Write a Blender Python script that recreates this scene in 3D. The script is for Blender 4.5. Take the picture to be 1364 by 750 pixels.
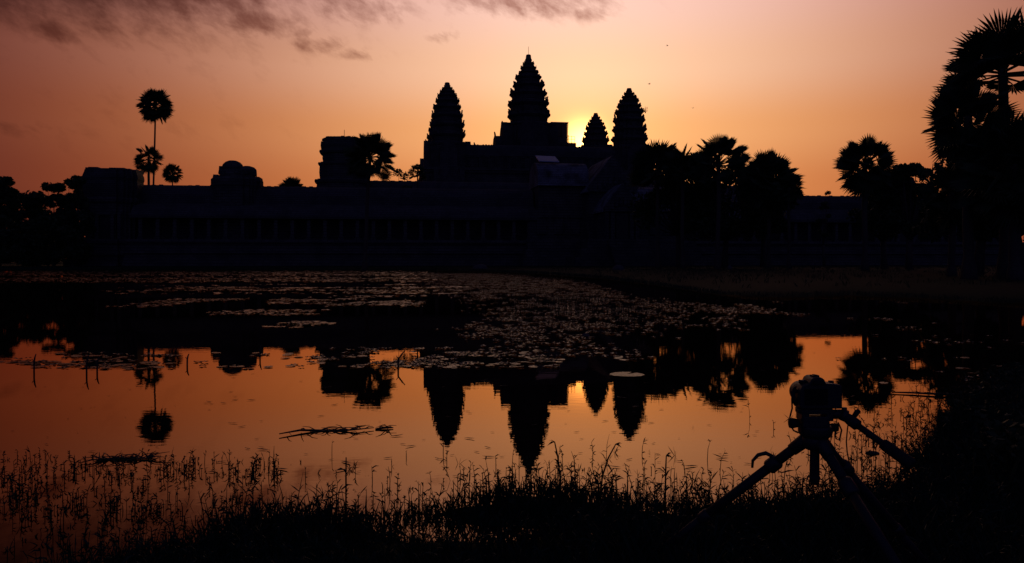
import bpy, bmesh, math, random
import numpy as np
from mathutils import Vector, Matrix, Quaternion

for o in list(bpy.data.objects):
    bpy.data.objects.remove(o)
S = bpy.context.scene
COL = S.collection
PI = math.pi
rnd = random.Random(7)

# ------------------------------------------------------------------ camera
CAM_H = 1.25
F = 1061.0                       # focal length in photo pixels
YH = 346.0                       # horizon row in the photo
cam = bpy.data.cameras.new('camera')
cam.sensor_width = 36.0
cam.lens = F / 1364 * 36
cam.shift_y = -(375 - YH) / 1364
cam.clip_start = 0.05
cam.clip_end = 20000
camo = bpy.data.objects.new('camera', cam)
camo.location = (0, 0, CAM_H)
camo.rotation_euler = (PI / 2, 0, 0)
COL.objects.link(camo)
S.camera = camo
S.view_settings.view_transform = 'Standard'
S.view_settings.look = 'None'
S.view_settings.exposure = 0.0
S.view_settings.gamma = 1.0

# ------------------------------------------------------------------ sky
SUN_AZ, SUN_EL = 5.1, 7.0
w = bpy.data.worlds.new('World')
S.world = w
w.use_nodes = True
nt = w.node_tree
nt.nodes.clear()

class N:
    """tiny node helper"""
    def __init__(s, tree): s.t = tree
    def new(s, typ, **kw):
        n = s.t.nodes.new(typ)
        for k, v in kw.items(): setattr(n, k, v)
        return n
    def link(s, a, b): s.t.links.new(a, b)
    def math(s, op, a, b=None, c=None, clamp=False):
        n = s.t.nodes.new('ShaderNodeMath'); n.operation = op; n.use_clamp = clamp
        for i, v in enumerate((a, b, c)):
            if v is None: continue
            if isinstance(v, (int, float)): n.inputs[i].default_value = v
            else: s.t.links.new(v, n.inputs[i])
        return n.outputs[0]
    def mix(s, fac, a, b, mode='MIX'):
        n = s.t.nodes.new('ShaderNodeMix'); n.data_type = 'RGBA'; n.blend_type = mode
        for sock, v in ((n.inputs[0], fac), (n.inputs[6], a), (n.inputs[7], b)):
            if isinstance(v, (int, float)): sock.default_value = v
            elif isinstance(v, tuple): sock.default_value = (*v, 1)
            else: s.t.links.new(v, sock)
        return n.outputs[2]

W = N(nt)
out = W.new('ShaderNodeOutputWorld')
tc = W.new('ShaderNodeTexCoord')
sep = W.new('ShaderNodeSeparateXYZ')
W.link(tc.outputs['Generated'], sep.inputs[0])
az = W.math('MULTIPLY', W.math('ARCTAN2', sep.outputs[0], sep.outputs[1]), 180 / PI)
el = W.math('MULTIPLY', W.math('ARCSINE', sep.outputs[2]), 180 / PI)
def gauss(x, c, s):
    d = W.math('DIVIDE', W.math('SUBTRACT', x, c), s)
    return W.math('EXPONENT', W.math('MULTIPLY', W.math('MULTIPLY', d, d), -0.5))
# colour by height above the horizon, on the sun's side of the sky
ramp = W.new('ShaderNodeValToRGB')
W.link(W.math('DIVIDE', W.math('ADD', el, 5.0), 95.0, clamp=True), ramp.inputs[0])
cr = ramp.color_ramp
cr.interpolation = 'EASE'
stops = [(-5, (.55, .15, .045)), (2, (.64, .19, .055)), (5, (.80, .28, .080)), (9, (.95, .43, .16)), (13.5, (1.0, .585, .365)),
         (18, (1.0, .615, .50)), (20.5, (.60, .33, .26)), (25, (.17, .09, .08)), (36, (.05, .035, .045)), (90, (.016, .015, .026))]
while len(cr.elements) < len(stops): cr.elements.new(0.5)
for e, (d, c) in zip(cr.elements, stops):
    e.position = (d + 5) / 95
    e.color = (*c, 1)
sr = W.new('ShaderNodeSeparateColor'); W.link(ramp.outputs[0], sr.inputs[0])
comb = W.new('ShaderNodeCombineColor')
for i, sg in enumerate((20.8, 17.2, 16.6)):
    W.link(W.math('MULTIPLY', sr.outputs[i], gauss(az, 5.0, sg)), comb.inputs[i])
# the blue western sky behind the viewer
west = W.math('POWER', W.math('SUBTRACT', .5, W.math('MULTIPLY', sep.outputs[1], .5), clamp=True), 1.5)
dawn = W.mix(1.0, comb.outputs[0], W.mix(west, (.002, .002, .006), (.022, .022, .095)), 'ADD')
# the glow round the hidden sun
gd = W.math('ADD', W.math('POWER', W.math('DIVIDE', W.math('SUBTRACT', az, SUN_AZ), 1.0), 2.0),
            W.math('POWER', W.math('DIVIDE', W.math('SUBTRACT', el, 8.2), 1.0), 2.0))
g1 = W.math('EXPONENT', W.math('DIVIDE', gd, -2 * .9 ** 2))
g2 = W.math('EXPONENT', W.math('DIVIDE', gd, -2 * 4.0 ** 2))
dawn = W.mix(1.0, dawn, W.mix(g1, (0, 0, 0), (5.0, 2.4, .6)), 'ADD')
dawn = W.mix(1.0, dawn, W.mix(g2, (0, 0, 0), (.30, .155, .035)), 'ADD')
# thin dark clouds
cv = W.new('ShaderNodeCombineXYZ')
W.link(W.math('MULTIPLY', W.math('ADD', az, W.math('MULTIPLY', el, .5)), 0.5), cv.inputs[0])
W.link(W.math('MULTIPLY', W.math('SUBTRACT', el, W.math('MULTIPLY', az, -0.16)), 0.62), cv.inputs[1])
nz = W.new('ShaderNodeTexNoise'); nz.inputs['Scale'].default_value = 1.15
nz.inputs['Detail'].default_value = 7; nz.inputs['Roughness'].default_value = .64
nz.inputs['Distortion'].default_value = .15
W.link(cv.outputs[0], nz.inputs['Vector'])
tot = None
for a, e, sa, se, k in [(-22.5, 17.4, 4.6, 1.5, 1.35), (-17.6, 15.9, 2.4, .8, 1.1), (-14.6, 15.4, 1.2, .5, .7), (-29.6, 14.0, 1.5, .55, 1.0), (-31.2, 15.6, 2.4, .6, .6), (-26.5, 14.5, 2.2, .4, .7),
                        (-13.7, 14.75, 1.5, .5, .95), (-11.2, 14.2, 1.6, .45, .6), (-11.0, 17.3, 3.0, .9, .85), (1.5, 18.0, 4.6, .9, .95), (5.6, 17.2, 1.6, .6, .75),
                        (-4.9, 15.6, 1.1, .4, .65), (-25, 9, 9, 2.5, .22), (-32, 8.0, 3.0, .5, .5), (-10, 24, 30, 2.8, .9), (-31, 20.5, 12, 4.3, 1.5)]:
    g = W.math('MULTIPLY', W.math('MULTIPLY', gauss(az, a, sa), gauss(el, e, se)), k)
    tot = g if tot is None else W.math('MAXIMUM', tot, g)
cm = W.math('SUBTRACT', W.math('ADD', tot, W.math('MULTIPLY', nz.outputs['Fac'], 2.7)), 1.62)
cm = W.math('MULTIPLY', W.math('SMOOTH_MIN', cm, 1.0, 0.3), W.math('MULTIPLY', tot, 1.8, clamp=True), clamp=True)
dawn = W.mix(cm, dawn, W.mix(1.0, dawn, (.42, .30, .29), 'MULTIPLY'))
# a heavier bank of cloud high on the left
m2 = W.math('MULTIPLY', W.math('DIVIDE', W.math('SUBTRACT', el, 13.2), 5.0, clamp=True), gauss(az, -37, 12.5))
m2 = W.math('MULTIPLY', m2, W.math('ADD', W.math('MULTIPLY', nz.outputs['Fac'], .8), .6), clamp=True)
dawn = W.mix(m2, dawn, W.mix(1.0, dawn, (.16, .13, .16), 'MULTIPLY'))
bg = W.new('ShaderNodeBackground'); W.link(dawn, bg.inputs[0]); bg.inputs[1].default_value = 1.0
sky = W.new('ShaderNodeTexSky'); sky.sky_type = 'NISHITA'; sky.sun_disc = False
sky.sun_elevation = math.radians(SUN_EL); sky.sun_rotation = math.radians(SUN_AZ)
sky.dust_density = 3.0
bg2 = W.new('ShaderNodeBackground'); W.link(sky.outputs[0], bg2.inputs[0]); bg2.inputs[1].default_value = 0.0016
add = W.new('ShaderNodeAddShader')
W.link(bg.outputs[0], add.inputs[0]); W.link(bg2.outputs[0], add.inputs[1]); W.link(add.outputs[0], out.inputs[0])

# ------------------------------------------------------------------ sun
sl = bpy.data.lights.new('sun', 'SUN')
sl.energy = 0.12
sl.angle = math.radians(1.5)
sl.color = (1, .62, .30)
so = bpy.data.objects.new('sun', sl)
sd = Vector((math.sin(math.radians(SUN_AZ)) * math.cos(math.radians(SUN_EL)), math.cos(math.radians(SUN_AZ)) * math.cos(math.radians(SUN_EL)), math.sin(math.radians(SUN_EL))))
so.rotation_euler = sd.to_track_quat('Z', 'Y').to_euler()
so.location = sd * 400
COL.objects.link(so)

# ------------------------------------------------------------------ materials
def mat(name, c1, c2, scale=3.0, rough=.9, bump=.0, spec=.3, detail=6, metallic=0.0, stretch=(1, 1, 1), rough2=None):
    m = bpy.data.materials.new(name); m.use_nodes = True
    t = N(m.node_tree); b = m.node_tree.nodes['Principled BSDF']
    co = t.new('ShaderNodeTexCoord'); mp = t.new('ShaderNodeMapping'); mp.inputs['Scale'].default_value = stretch
    t.link(co.outputs['Object'], mp.inputs[0])
    n = t.new('ShaderNodeTexNoise'); n.inputs['Scale'].default_value = scale; n.inputs['Detail'].default_value = detail
    t.link(mp.outputs[0], n.inputs['Vector'])
    f = t.math('MULTIPLY', t.math('SUBTRACT', n.outputs['Fac'], .3), 2.5, clamp=True)
    t.link(t.mix(f, c1, c2), b.inputs['Base Color'])
    b.inputs['Roughness'].default_value = rough
    if rough2 is not None:
        t.link(t.math('ADD', rough, t.math('MULTIPLY', f, rough2 - rough)), b.inputs['Roughness'])
    b.inputs['Specular IOR Level'].default_value = spec
    b.inputs['Metallic'].default_value = metallic
    if bump:
        bn = t.new('ShaderNodeBump'); bn.inputs['Strength'].default_value = .6; bn.inputs['Distance'].default_value = bump
        t.link(n.outputs['Fac'], bn.inputs['Height']); t.link(bn.outputs[0], b.inputs['Normal'])
    return m

def stone(name, c1, c2, course=.45):
    """weathered sandstone laid in courses"""
    m = bpy.data.materials.new(name); m.use_nodes = True
    t = N(m.node_tree); b = m.node_tree.nodes['Principled BSDF']
    co = t.new('ShaderNodeTexCoord'); sp = t.new('ShaderNodeSeparateXYZ'); t.link(co.outputs['Object'], sp.inputs[0])
    cb = t.new('ShaderNodeCombineXYZ')
    t.link(t.math('ADD', sp.outputs[0], sp.outputs[1]), cb.inputs[0]); t.link(sp.outputs[2], cb.inputs[1])
    br = t.new('ShaderNodeTexBrick'); br.inputs['Scale'].default_value = 1.0
    br.inputs['Brick Width'].default_value = course * 2.4; br.inputs['Row Height'].default_value = course
    br.inputs['Mortar Size'].default_value = .03; br.inputs['Mortar Smooth'].default_value = .5
    br.inputs['Color1'].default_value = (*c1, 1); br.inputs['Color2'].default_value = (*c2, 1)
    br.inputs['Mortar'].default_value = (c1[0] * .3, c1[1] * .3, c1[2] * .3, 1)
    t.link(cb.outputs[0], br.inputs['Vector'])
    n = t.new('ShaderNodeTexNoise'); n.inputs['Scale'].default_value = .5; n.inputs['Detail'].default_value = 8
    t.link(co.outputs['Object'], n.inputs['Vector'])
    f = t.math('MULTIPLY', t.math('SUBTRACT', n.outputs['Fac'], .42), 4.0, clamp=True)
    t.link(t.mix(f, br.outputs['Color'], (.06, .06, .055)), b.inputs['Base Color'])
    b.inputs['Roughness'].default_value = .92; b.inputs['Specular IOR Level'].default_value = .2
    bn = t.new('ShaderNodeBump'); bn.inputs['Distance'].default_value = .06
    t.link(t.math('ADD', br.outputs['Fac'], n.outputs['Fac']), bn.inputs['Height']); t.link(bn.outputs[0], b.inputs['Normal'])
    return m

M = dict(
    stone=stone('sandstone', (.095, .09, .08), (.125, .115, .10)),
    roofstone=stone('roof_sandstone', (.09, .085, .08), (.115, .11, .10), .3),
    paleroof=stone('pale_roof_stone', (.20, .205, .21), (.26, .265, .27), .3),
    sheet=mat('zinc_sheet', (.42, .43, .45), (.55, .56, .58), 2, .55, .004, .5),
    timber=mat('scaffold_timber', (.16, .11, .07), (.22, .16, .10), 8, .8),
    bark=mat('palm_bark', (.06, .05, .04), (.11, .09, .07), 6, .95, .02, .2, stretch=(1, 1, 3)),
    palmleaf=mat('palm_leaf', (.035, .06, .02), (.06, .085, .03), 2.5, .65, 0, .3),
    leaf=mat('broad_leaf', (.03, .05, .016), (.065, .09, .03), 1.2, .7, 0, .3),
    reed=mat('reed', (.010, .034, .014), (.022, .048, .020), 5, .7, 0, .3),
    wet=mat('wet_wood', (.03, .025, .02), (.055, .045, .035), 14, .6, .005, .4),
    rock=mat('dark_rock', (.06, .055, .05), (.11, .10, .09), 5, .9, .03, .3),
    black=mat('black_plastic', (.018, .018, .02), (.026, .026, .028), 40, .5, .0006, .4),
    rubber=mat('black_rubber', (.014, .014, .014), (.022, .022, .022), 60, .75, .0004, .3),
    metal=mat('anodised_metal', (.02, .02, .023), (.03, .03, .033), 30, .6, 0, .25),
    glass=mat('screen_glass', (.008, .008, .01), (.012, .012, .014), 5, .12, 0, .5),
    feather=mat('feather', (.03, .028, .026), (.05, .045, .04), 20, .8),
)
# lily pads: dark green leaves with a waxy skin
M['pad'] = mat('lily_pad', (.025, .04, .018), (.055, .055, .025), 3, .24, .003, .5, rough2=.42)

# ground
gm = bpy.data.materials.new('ground'); gm.use_nodes = True
t = N(gm.node_tree); b = gm.node_tree.nodes['Principled BSDF']
geo = t.new('ShaderNodeNewGeometry')
n1 = t.new('ShaderNodeTexNoise'); n1.inputs['Scale'].default_value = .35; n1.inputs['Detail'].default_value = 9
n2 = t.new('ShaderNodeTexNoise'); n2.inputs['Scale'].default_value = 9; n2.inputs['Detail'].default_value = 8
t.link(geo.outputs['Position'], n1.inputs['Vector']); t.link(geo.outputs['Position'], n2.inputs['Vector'])
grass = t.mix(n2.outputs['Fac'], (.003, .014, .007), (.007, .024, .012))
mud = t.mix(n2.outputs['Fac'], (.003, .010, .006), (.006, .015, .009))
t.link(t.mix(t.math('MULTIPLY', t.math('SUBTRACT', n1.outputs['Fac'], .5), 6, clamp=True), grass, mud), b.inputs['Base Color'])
b.inputs['Roughness'].default_value = .95; b.inputs['Specular IOR Level'].default_value = .1
bn = t.new('ShaderNodeBump'); bn.inputs['Distance'].default_value = .03; t.link(n2.outputs['Fac'], bn.inputs['Height']); t.link(bn.outputs[0], b.inputs['Normal'])
M['ground'] = gm

# water
wm = bpy.data.materials.new('water'); wm.use_nodes = True
t = N(wm.node_tree); b = wm.node_tree.nodes['Principled BSDF']
b.inputs['Base Color'].default_value = (.006, .006, .005, 1)
b.inputs['Roughness'].default_value = .012
b.inputs['IOR'].default_value = 1.333
geo = t.new('ShaderNodeNewGeometry')
mp = t.new('ShaderNodeMapping'); mp.inputs['Scale'].default_value = (.7, 1.6, 1)
t.link(geo.outputs['Position'], mp.inputs[0])
n1 = t.new('ShaderNodeTexNoise'); n1.inputs['Scale'].default_value = 6.0; n1.inputs['Detail'].default_value = 3
n2 = t.new('ShaderNodeTexNoise'); n2.inputs['Scale'].default_value = .16; n2.inputs['Detail'].default_value = 3
t.link(mp.outputs[0], n1.inputs['Vector']); t.link(mp.outputs[0], n2.inputs['Vector'])
calm = t.math('MULTIPLY', t.math('SUBTRACT', n2.outputs['Fac'], .35), 2.2, clamp=True)
bn = t.new('ShaderNodeBump'); bn.inputs['Strength'].default_value = 1.0; bn.inputs['Distance'].default_value = .0004
t.link(t.math('MULTIPLY', n1.outputs['Fac'], t.math('ADD', calm, .35)), bn.inputs['Height']); t.link(bn.outputs[0], b.inputs['Normal'])
fr = t.new('ShaderNodeFresnel'); fr.inputs['IOR'].default_value = 1.62; t.link(bn.outputs[0], fr.inputs['Normal'])
gl = t.new('ShaderNodeBsdfGlossy'); gl.inputs['Roughness'].default_value = .004; gl.inputs['Color'].default_value = (1.0, .65, .40, 1); t.link(bn.outputs[0], gl.inputs['Normal'])
df = t.new('ShaderNodeBsdfDiffuse'); df.inputs['Color'].default_value = (.012, .009, .006, 1)
mx = t.new('ShaderNodeMixShader'); t.link(fr.outputs[0], mx.inputs[0]); t.link(df.outputs[0], mx.inputs[1]); t.link(gl.outputs[0], mx.inputs[2])
t.link(mx.outputs[0], wm.node_tree.nodes['Material Output'].inputs[0]); wm.node_tree.nodes.remove(b)
M['water'] = wm

# ------------------------------------------------------------------ helpers
def tag(o, label=None, cat=None, group=None, kind=None):
    if label: o['label'] = label
    if cat: o['category'] = cat
    if group: o['group'] = group
    if kind: o['kind'] = kind
    return o
def empty(name, loc, rz=0.0):
    o = bpy.data.objects.new(name, None); o.location = loc; o.rotation_euler = (0, 0, rz); o.empty_display_size = .3
    COL.objects.link(o); return o
def copy_tree(o, parent=None):
    c = o.copy(); COL.objects.link(c)
    if parent is not None: c.parent = parent
    for ch in list(o.children): copy_tree(ch, c)
    return c
def at(px, py, D):
    """photo pixel at depth D -> point in the place"""
    return Vector(((px - 682) / F * D, D, CAM_H - (py - YH) / F * D))

class MB:
    def __init__(s): s.v = []; s.f = []
    def add(s, vs, fs):
        k = len(s.v); s.v.extend([tuple(v) for v in vs]); s.f.extend([tuple(i + k for i in f) for f in fs])
    def box(s, c, size, rz=0.0, taper=1.0, jit=0.0):
        hx, hy, hz = size[0] / 2, size[1] / 2, size[2] / 2
        ca, sa = math.cos(rz), math.sin(rz); vs = []
        for z, k in ((-hz, 1.0), (hz, taper)):
            for x, y in ((-hx, -hy), (hx, -hy), (hx, hy), (-hx, hy)):
                x *= k; y *= k
                vs.append((c[0] + x * ca - y * sa + rnd.uniform(-jit, jit), c[1] + x * sa + y * ca + rnd.uniform(-jit, jit), c[2] + z + rnd.uniform(-jit, jit)))
        s.add(vs, [(0, 3, 2, 1), (4, 5, 6, 7), (0, 1, 5, 4), (1, 2, 6, 5), (2, 3, 7, 6), (3, 0, 4, 7)])
    def rings(s, rings, cap0=True, cap1=True):
        n = len(rings[0]); vs = [p for r in rings for p in r]; fs = []
        for i in range(len(rings) - 1):
            for j in range(n):
                a, b2 = i * n + j, i * n + (j + 1) % n
                fs.append((a, b2, b2 + n, a + n))
        if cap0: fs.append(tuple(range(n - 1, -1, -1)))
        if cap1: fs.append(tuple((len(rings) - 1) * n + j for j in range(n)))
        s.add(vs, fs)
    def tube(s, pts, rad, n=8, caps=True):
        pts = [Vector(p) for p in pts]; rs = []
        if isinstance(rad, (int, float)): rad = [rad] * len(pts)
        up = None
        for i, p in enumerate(pts):
            d = (pts[min(i + 1, len(pts) - 1)] - pts[max(i - 1, 0)]).normalized()
            if up is None:
                up = Vector((0, 0, 1)) if abs(d.z) < .9 else Vector((0, 1, 0))
            a = d.cross(up).normalized(); c = a.cross(d).normalized(); up = c
            rs.append([p + (a * math.cos(2 * PI * k / n) + c * math.sin(2 * PI * k / n)) * rad[i] for k in range(n)])
        s.rings(rs, caps, caps)
    def lathe(s, prof, n=12, c=(0, 0, 0)):
        s.rings([[(c[0] + r * math.cos(2 * PI * k / n), c[1] + r * math.sin(2 * PI * k / n), c[2] + z) for k in range(n)] for z, r in prof])
    def extrude_x(s, prof, x0, x1):
        """closed profile of (y,z) swept along x"""
        s.rings([[(x0, y, z) for y, z in prof], [(x1, y, z) for y, z in prof]])
    def extrude_y(s, prof, y0, y1):
        s.rings([[(x, y0, z) for x, z in prof], [(x, y1, z) for x, z in prof]])
    def build(s, name, m, parent=None, smooth=False, bevel=0.0):
        me = bpy.data.meshes.new(name); me.from_pydata(s.v, [], s.f); me.update()
        bm = bmesh.new(); bm.from_mesh(me); bmesh.ops.recalc_face_normals(bm, faces=bm.faces); bm.to_mesh(me); bm.free()
        me.materials.append(m)
        if smooth: me.polygons.foreach_set('use_smooth', [True] * len(me.polygons))
        o = bpy.data.objects.new(name, me); COL.objects.link(o)
        if parent is not None: o.parent = parent
        if bevel:
            md = o.modifiers.new('bevel', 'BEVEL'); md.width = bevel; md.segments = 3; md.limit_method = 'ANGLE'
        return o
def fast_mesh(name, V, FC, m, parent=None):
    """big meshes of triangles / quads without the normal fix"""
    me = bpy.data.meshes.new(name); me.from_pydata(V, [], FC); me.update(); me.materials.append(m)
    o = bpy.data.objects.new(name, me); COL.objects.link(o)
    if parent is not None: o.parent = parent
    return o

# ------------------------------------------------------------------ pond outline and ground
def wp(px, py):                                  # a photo pixel on the water surface
    D = CAM_H * F / (py - YH)
    return ((px - 682) / F * D, D)
shore_near = [wp(130, 762), wp(235, 724), wp(345, 700), wp(520, 684), wp(610, 676), wp(690, 668), wp(780, 668), wp(860, 672), wp(940, 678),
              wp(1020, 684), wp(1100, 676), wp(1180, 656), wp(1235, 622), wp(1275, 580), wp(1310, 552), wp(1364, 532)]
shore_far = [(8.5, 8.6), (14, 11), (18, 15), (17.5, 19), wp(1364, 405), wp(1300, 402), wp(1230, 398), wp(1130, 394), wp(1040, 397), wp(960, 393), wp(880, 381),
             wp(800, 371), wp(720, 365), wp(640, 361.5), wp(560, 360), wp(480, 360.5), wp(300, 359.5), wp(100, 359.5), (-75, 96), (-120, 92)]
POND = np.array(shore_near + shore_far + [(-130, 20), (-60, -14), (-18, -5), (-5, .2), (-2.6, 1.6), (-2.0, 2.5)])
def signed(P):
    """distance to the shore, > 0 on land"""
    P = np.asarray(P, float); A = POND; B = np.roll(POND, -1, 0)
    best = np.full(len(P), 1e9); inside = np.zeros(len(P), bool)
    for a, b2 in zip(A, B):
        d = b2 - a; tt = np.clip(((P - a) @ d) / (d @ d), 0, 1)
        q = a + tt[:, None] * d
        best = np.minimum(best, np.hypot(*(P - q).T))
        c = ((a[1] > P[:, 1]) != (b2[1] > P[:, 1]))
        with np.errstate(divide='ignore', invalid='ignore'):
            xi = a[0] + (P[:, 1] - a[1]) * d[0] / (d[1] if d[1] else 1e-9)
        inside ^= c & (P[:, 0] < xi)
    return np.where(inside, -best, best)
PUD = np.array(wp(690, 716))
def ground_z(P):
    P = np.asarray(P, float); sdv = signed(P); r = np.hypot(P[:, 0], P[:, 1])
    z = np.where(sdv > 0, .30 * (1 - np.exp(-sdv / (.5 + r * .03))), -.9 * (1 - np.exp(sdv / 1.2)))
    near = r < 14
    z = z * np.where(near & (sdv > 0), .42, 1.0)
    lump = .022 * np.sin(P[:, 0] * 5.1 + 1.3 * np.sin(P[:, 1] * 3.7)) + .016 * np.sin(P[:, 1] * 8.3 + P[:, 0] * 3.1) + .01 * np.sin(P[:, 0] * 14 + P[:, 1] * 11)
    z += lump * np.where(near, 1.0, 0.0)
    far = 60 * np.clip((r - 900) / 3000, 0, 1) ** 1.5 * 0
    z += far
    z += .11 * np.exp(-((P[:, 0] - .50) ** 2 + (P[:, 1] - 2.75) ** 2) / .24 ** 2)
    d = (P - PUD) / np.array((.62, .17)); z -= .15 * np.exp(-(d ** 2).sum(1))
    return z
def gz(x, y): return float(ground_z([(x, y)])[0])

NA = 360
rad = np.concatenate([[.3], np.geomspace(.9, 6000, 210)])
ang = np.linspace(0, 2 * PI, NA, endpoint=False)
# finer angles in front of the camera
ang = np.sort(np.concatenate([np.linspace(PI / 2 - .75, PI / 2 + .75, 420), np.linspace(PI / 2 + .76, PI / 2 + 2 * PI - .76, 140)]))
NA = len(ang)
P = np.array([(r * math.cos(a), r * math.sin(a)) for r in rad for a in ang])
Z = ground_z(P)
V = [(p[0], p[1], z) for p, z in zip(P, Z)] + [(0, 0, float(ground_z([(0, 0)])[0]))]
FC = []
for i in range(len(rad) - 1):
    for j in range(NA):
        a, b2 = i * NA + j, i * NA + (j + 1) % NA
        FC.append((a, b2, b2 + NA, a + NA))
c0 = len(V) - 1
FC += [(c0, (j + 1) % NA, j) for j in range(NA)]
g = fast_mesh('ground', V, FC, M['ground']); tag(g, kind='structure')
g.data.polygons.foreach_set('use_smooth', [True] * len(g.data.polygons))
wtr = MB(); wtr.add([(-140, -20, 0), (30, -20, 0), (30, 110, 0), (-140, 110, 0)], [(0, 1, 2, 3)])
tag(wtr.build('water', M['water']), kind='structure')

# ------------------------------------------------------------------ temple frame: a runs along its front, b away from the viewer
CX, CY, TR = 4.5, 217.5, math.atan(.1424)
UA = Vector((math.cos(TR), math.sin(TR), 0)); VB = Vector((-math.sin(TR), math.cos(TR), 0))
def tp(a, b2, z=0.0): return Vector((CX, CY, z)) + UA * a + VB * b2
def redent(hw, z, cx=0, cy=0, sx=1.0, sy=1.0):
    q = [(1, .42), (.88, .42), (.88, .64), (.76, .64), (.76, .76), (.64, .76), (.64, .88), (.42, .88), (.42, 1)]
    pts = []
    for k in range(4):
        c, s_ = ((1, 0), (0, 1), (-1, 0), (0, -1))[k]
        for x, y in q: pts.append((cx + (x * c - y * s_) * hw * sx, cy + (x * s_ + y * c) * hw * sy, z))
    return pts
def antefix(mb, x, y, z, h, wd, ang_, th):
    """a pointed stone leaf standing on a cornice, leaning slightly outwards"""
    prof = [(-.5, 0), (.5, 0), (.52, .35), (.3, .72), (0, 1.0), (-.3, .72), (-.52, .35)]
    ca, sa = math.cos(ang_), math.sin(ang_); r1 = []; r2 = []
    lean = rnd.uniform(.05, .22) * h
    for px, pz in prof:
        for off, r in ((0, r1), (-th, r2)):
            d = off + lean * pz ** 1.5
            r.append((x - sa * px * wd + ca * d, y + ca * px * wd + sa * d, z + pz * h))
    mb.rings([r1, r2])
def prasat(parent, name, cx, cy, tiers, fin, rod=0.0, broken=()):
    """a Khmer tower: stepped redented tiers with antefixes and a lotus bud"""
    base = MB()
    z0, z1, hw = tiers[0]
    base.rings([redent(hw, z0, cx, cy), redent(hw, z0 + .4, cx, cy), redent(hw * .95, z0 + .6, cx, cy), redent(hw * .95, z1 - 1.0, cx, cy), redent(hw * .99, z1 - .7, cx, cy), redent(hw * .99, z1 - .25, cx, cy), redent(hw * .93, z1, cx, cy)])
    for k in range(4):           # porch with a pediment on each face
        a = k * PI / 2; dx, dy = math.cos(a), math.sin(a)
        pw = hw * .42
        prof = [(-pw, z0), (pw, z0), (pw, z0 + (z1 - z0) * .62), (pw * .75, z0 + (z1 - z0) * .82), (0, z1 + .5), (-pw * .75, z0 + (z1 - z0) * .82), (-pw, z0 + (z1 - z0) * .62)]
        r1 = [(cx + dx * hw * .9 - dy * p, cy + dy * hw * .9 + dx * p, z) for p, z in prof]
        r2 = [(cx + dx * hw * 1.18 - dy * p, cy + dy * hw * 1.18 + dx * p, z) for p, z in prof]
        base.rings([r1, r2])
    tw = base.build(name, M['stone'], parent)
    for i in range(1, len(tiers)):
        z0, z1, hw = tiers[i]; hw = hw * .965; tt = z1 - z0
        nx = tiers[i + 1][2] if i + 1 < len(tiers) else fin[1]
        m = MB()
        j = lambda: rnd.uniform(-.055, .055) * hw
        ox, oy = cx + j() * .4, cy + j() * .4
        m.rings([redent(hw * k, z0 + tt * f, ox, oy) for f, k in ((0, .82), (.12, .83), (.2, .85), (.3, .86), (.5, .87), (.58, .93), (.64, .94), (.7, 1.0), (.88, 1.0), (.93, .95), (1.0, .90))])
        ah = (tiers[i + 1][1] - tiers[i + 1][0] if i + 1 < len(tiers) else fin[0] * .6) * .40
        for k in range(4):
            a = k * PI / 2
            for u, rr, s_ in ((0, 1.0, 1.15), (-.32, .985, .75), (.32, .985, .75), (-.56, .87, .8), (.56, .87, .8), (.76, .75, .9)):
                if rnd.random() < .24: continue
                lx, ly = hw * rr * .975, hw * u
                X = ox + lx * math.cos(a) - ly * math.sin(a); Y = oy + lx * math.sin(a) + ly * math.cos(a)
                aa = a if abs(u) < .7 else a + PI / 4
                antefix(m, X, Y, z1 - tt * .08, ah * s_ * rnd.uniform(.6, 1.35), hw * .20 * s_, aa, hw * .08)
        m.build('tier', M['stone'], tw)
    z0 = tiers[-1][1]; H, r = fin
    m = MB(); m.lathe([(0, r * 1.25), (H * .1, r * 1.35), (H * .16, r * .95), (H * .3, r * 1.12), (H * .45, r * 1.12), (H * .55, r * .92), (H * .72, r * .88), (H * .93, r * .80), (H, r * .68)], 14, (cx, cy, z0 - .05))
    m.build('lotus_finial', M['stone'], tw, True)
    if rod:
        m = MB(); m.tube([(cx, cy, z0 + H - .1), (cx, cy, z0 + H + rod)], .05, 5); m.build('lightning_rod', M['metal'], tw)
    return tw
def vault(y0, y1, z0, z1, n=9):
    """profile of a corbelled stone vault roof, pointed at the ridge"""
    yc = (y0 + y1) / 2; h = (y1 - y0) / 2; pts = []
    for i in range(n + 1):
        f = i / n; a = f * PI
        pts.append((yc - h * math.cos(a), z0 + (z1 - z0) * (math.sin(a) ** .72)))
    return pts
def crest(mb, x0, x1, y, z, step=.9, h=.4):
    x = x0
    while x < x1 - step:
        if rnd.random() < .8: mb.box((x + step / 2, y, z + h * .3), (step * .7, .3, h * rnd.uniform(.3, 1.0)), 0, .7)
        x += step

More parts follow.
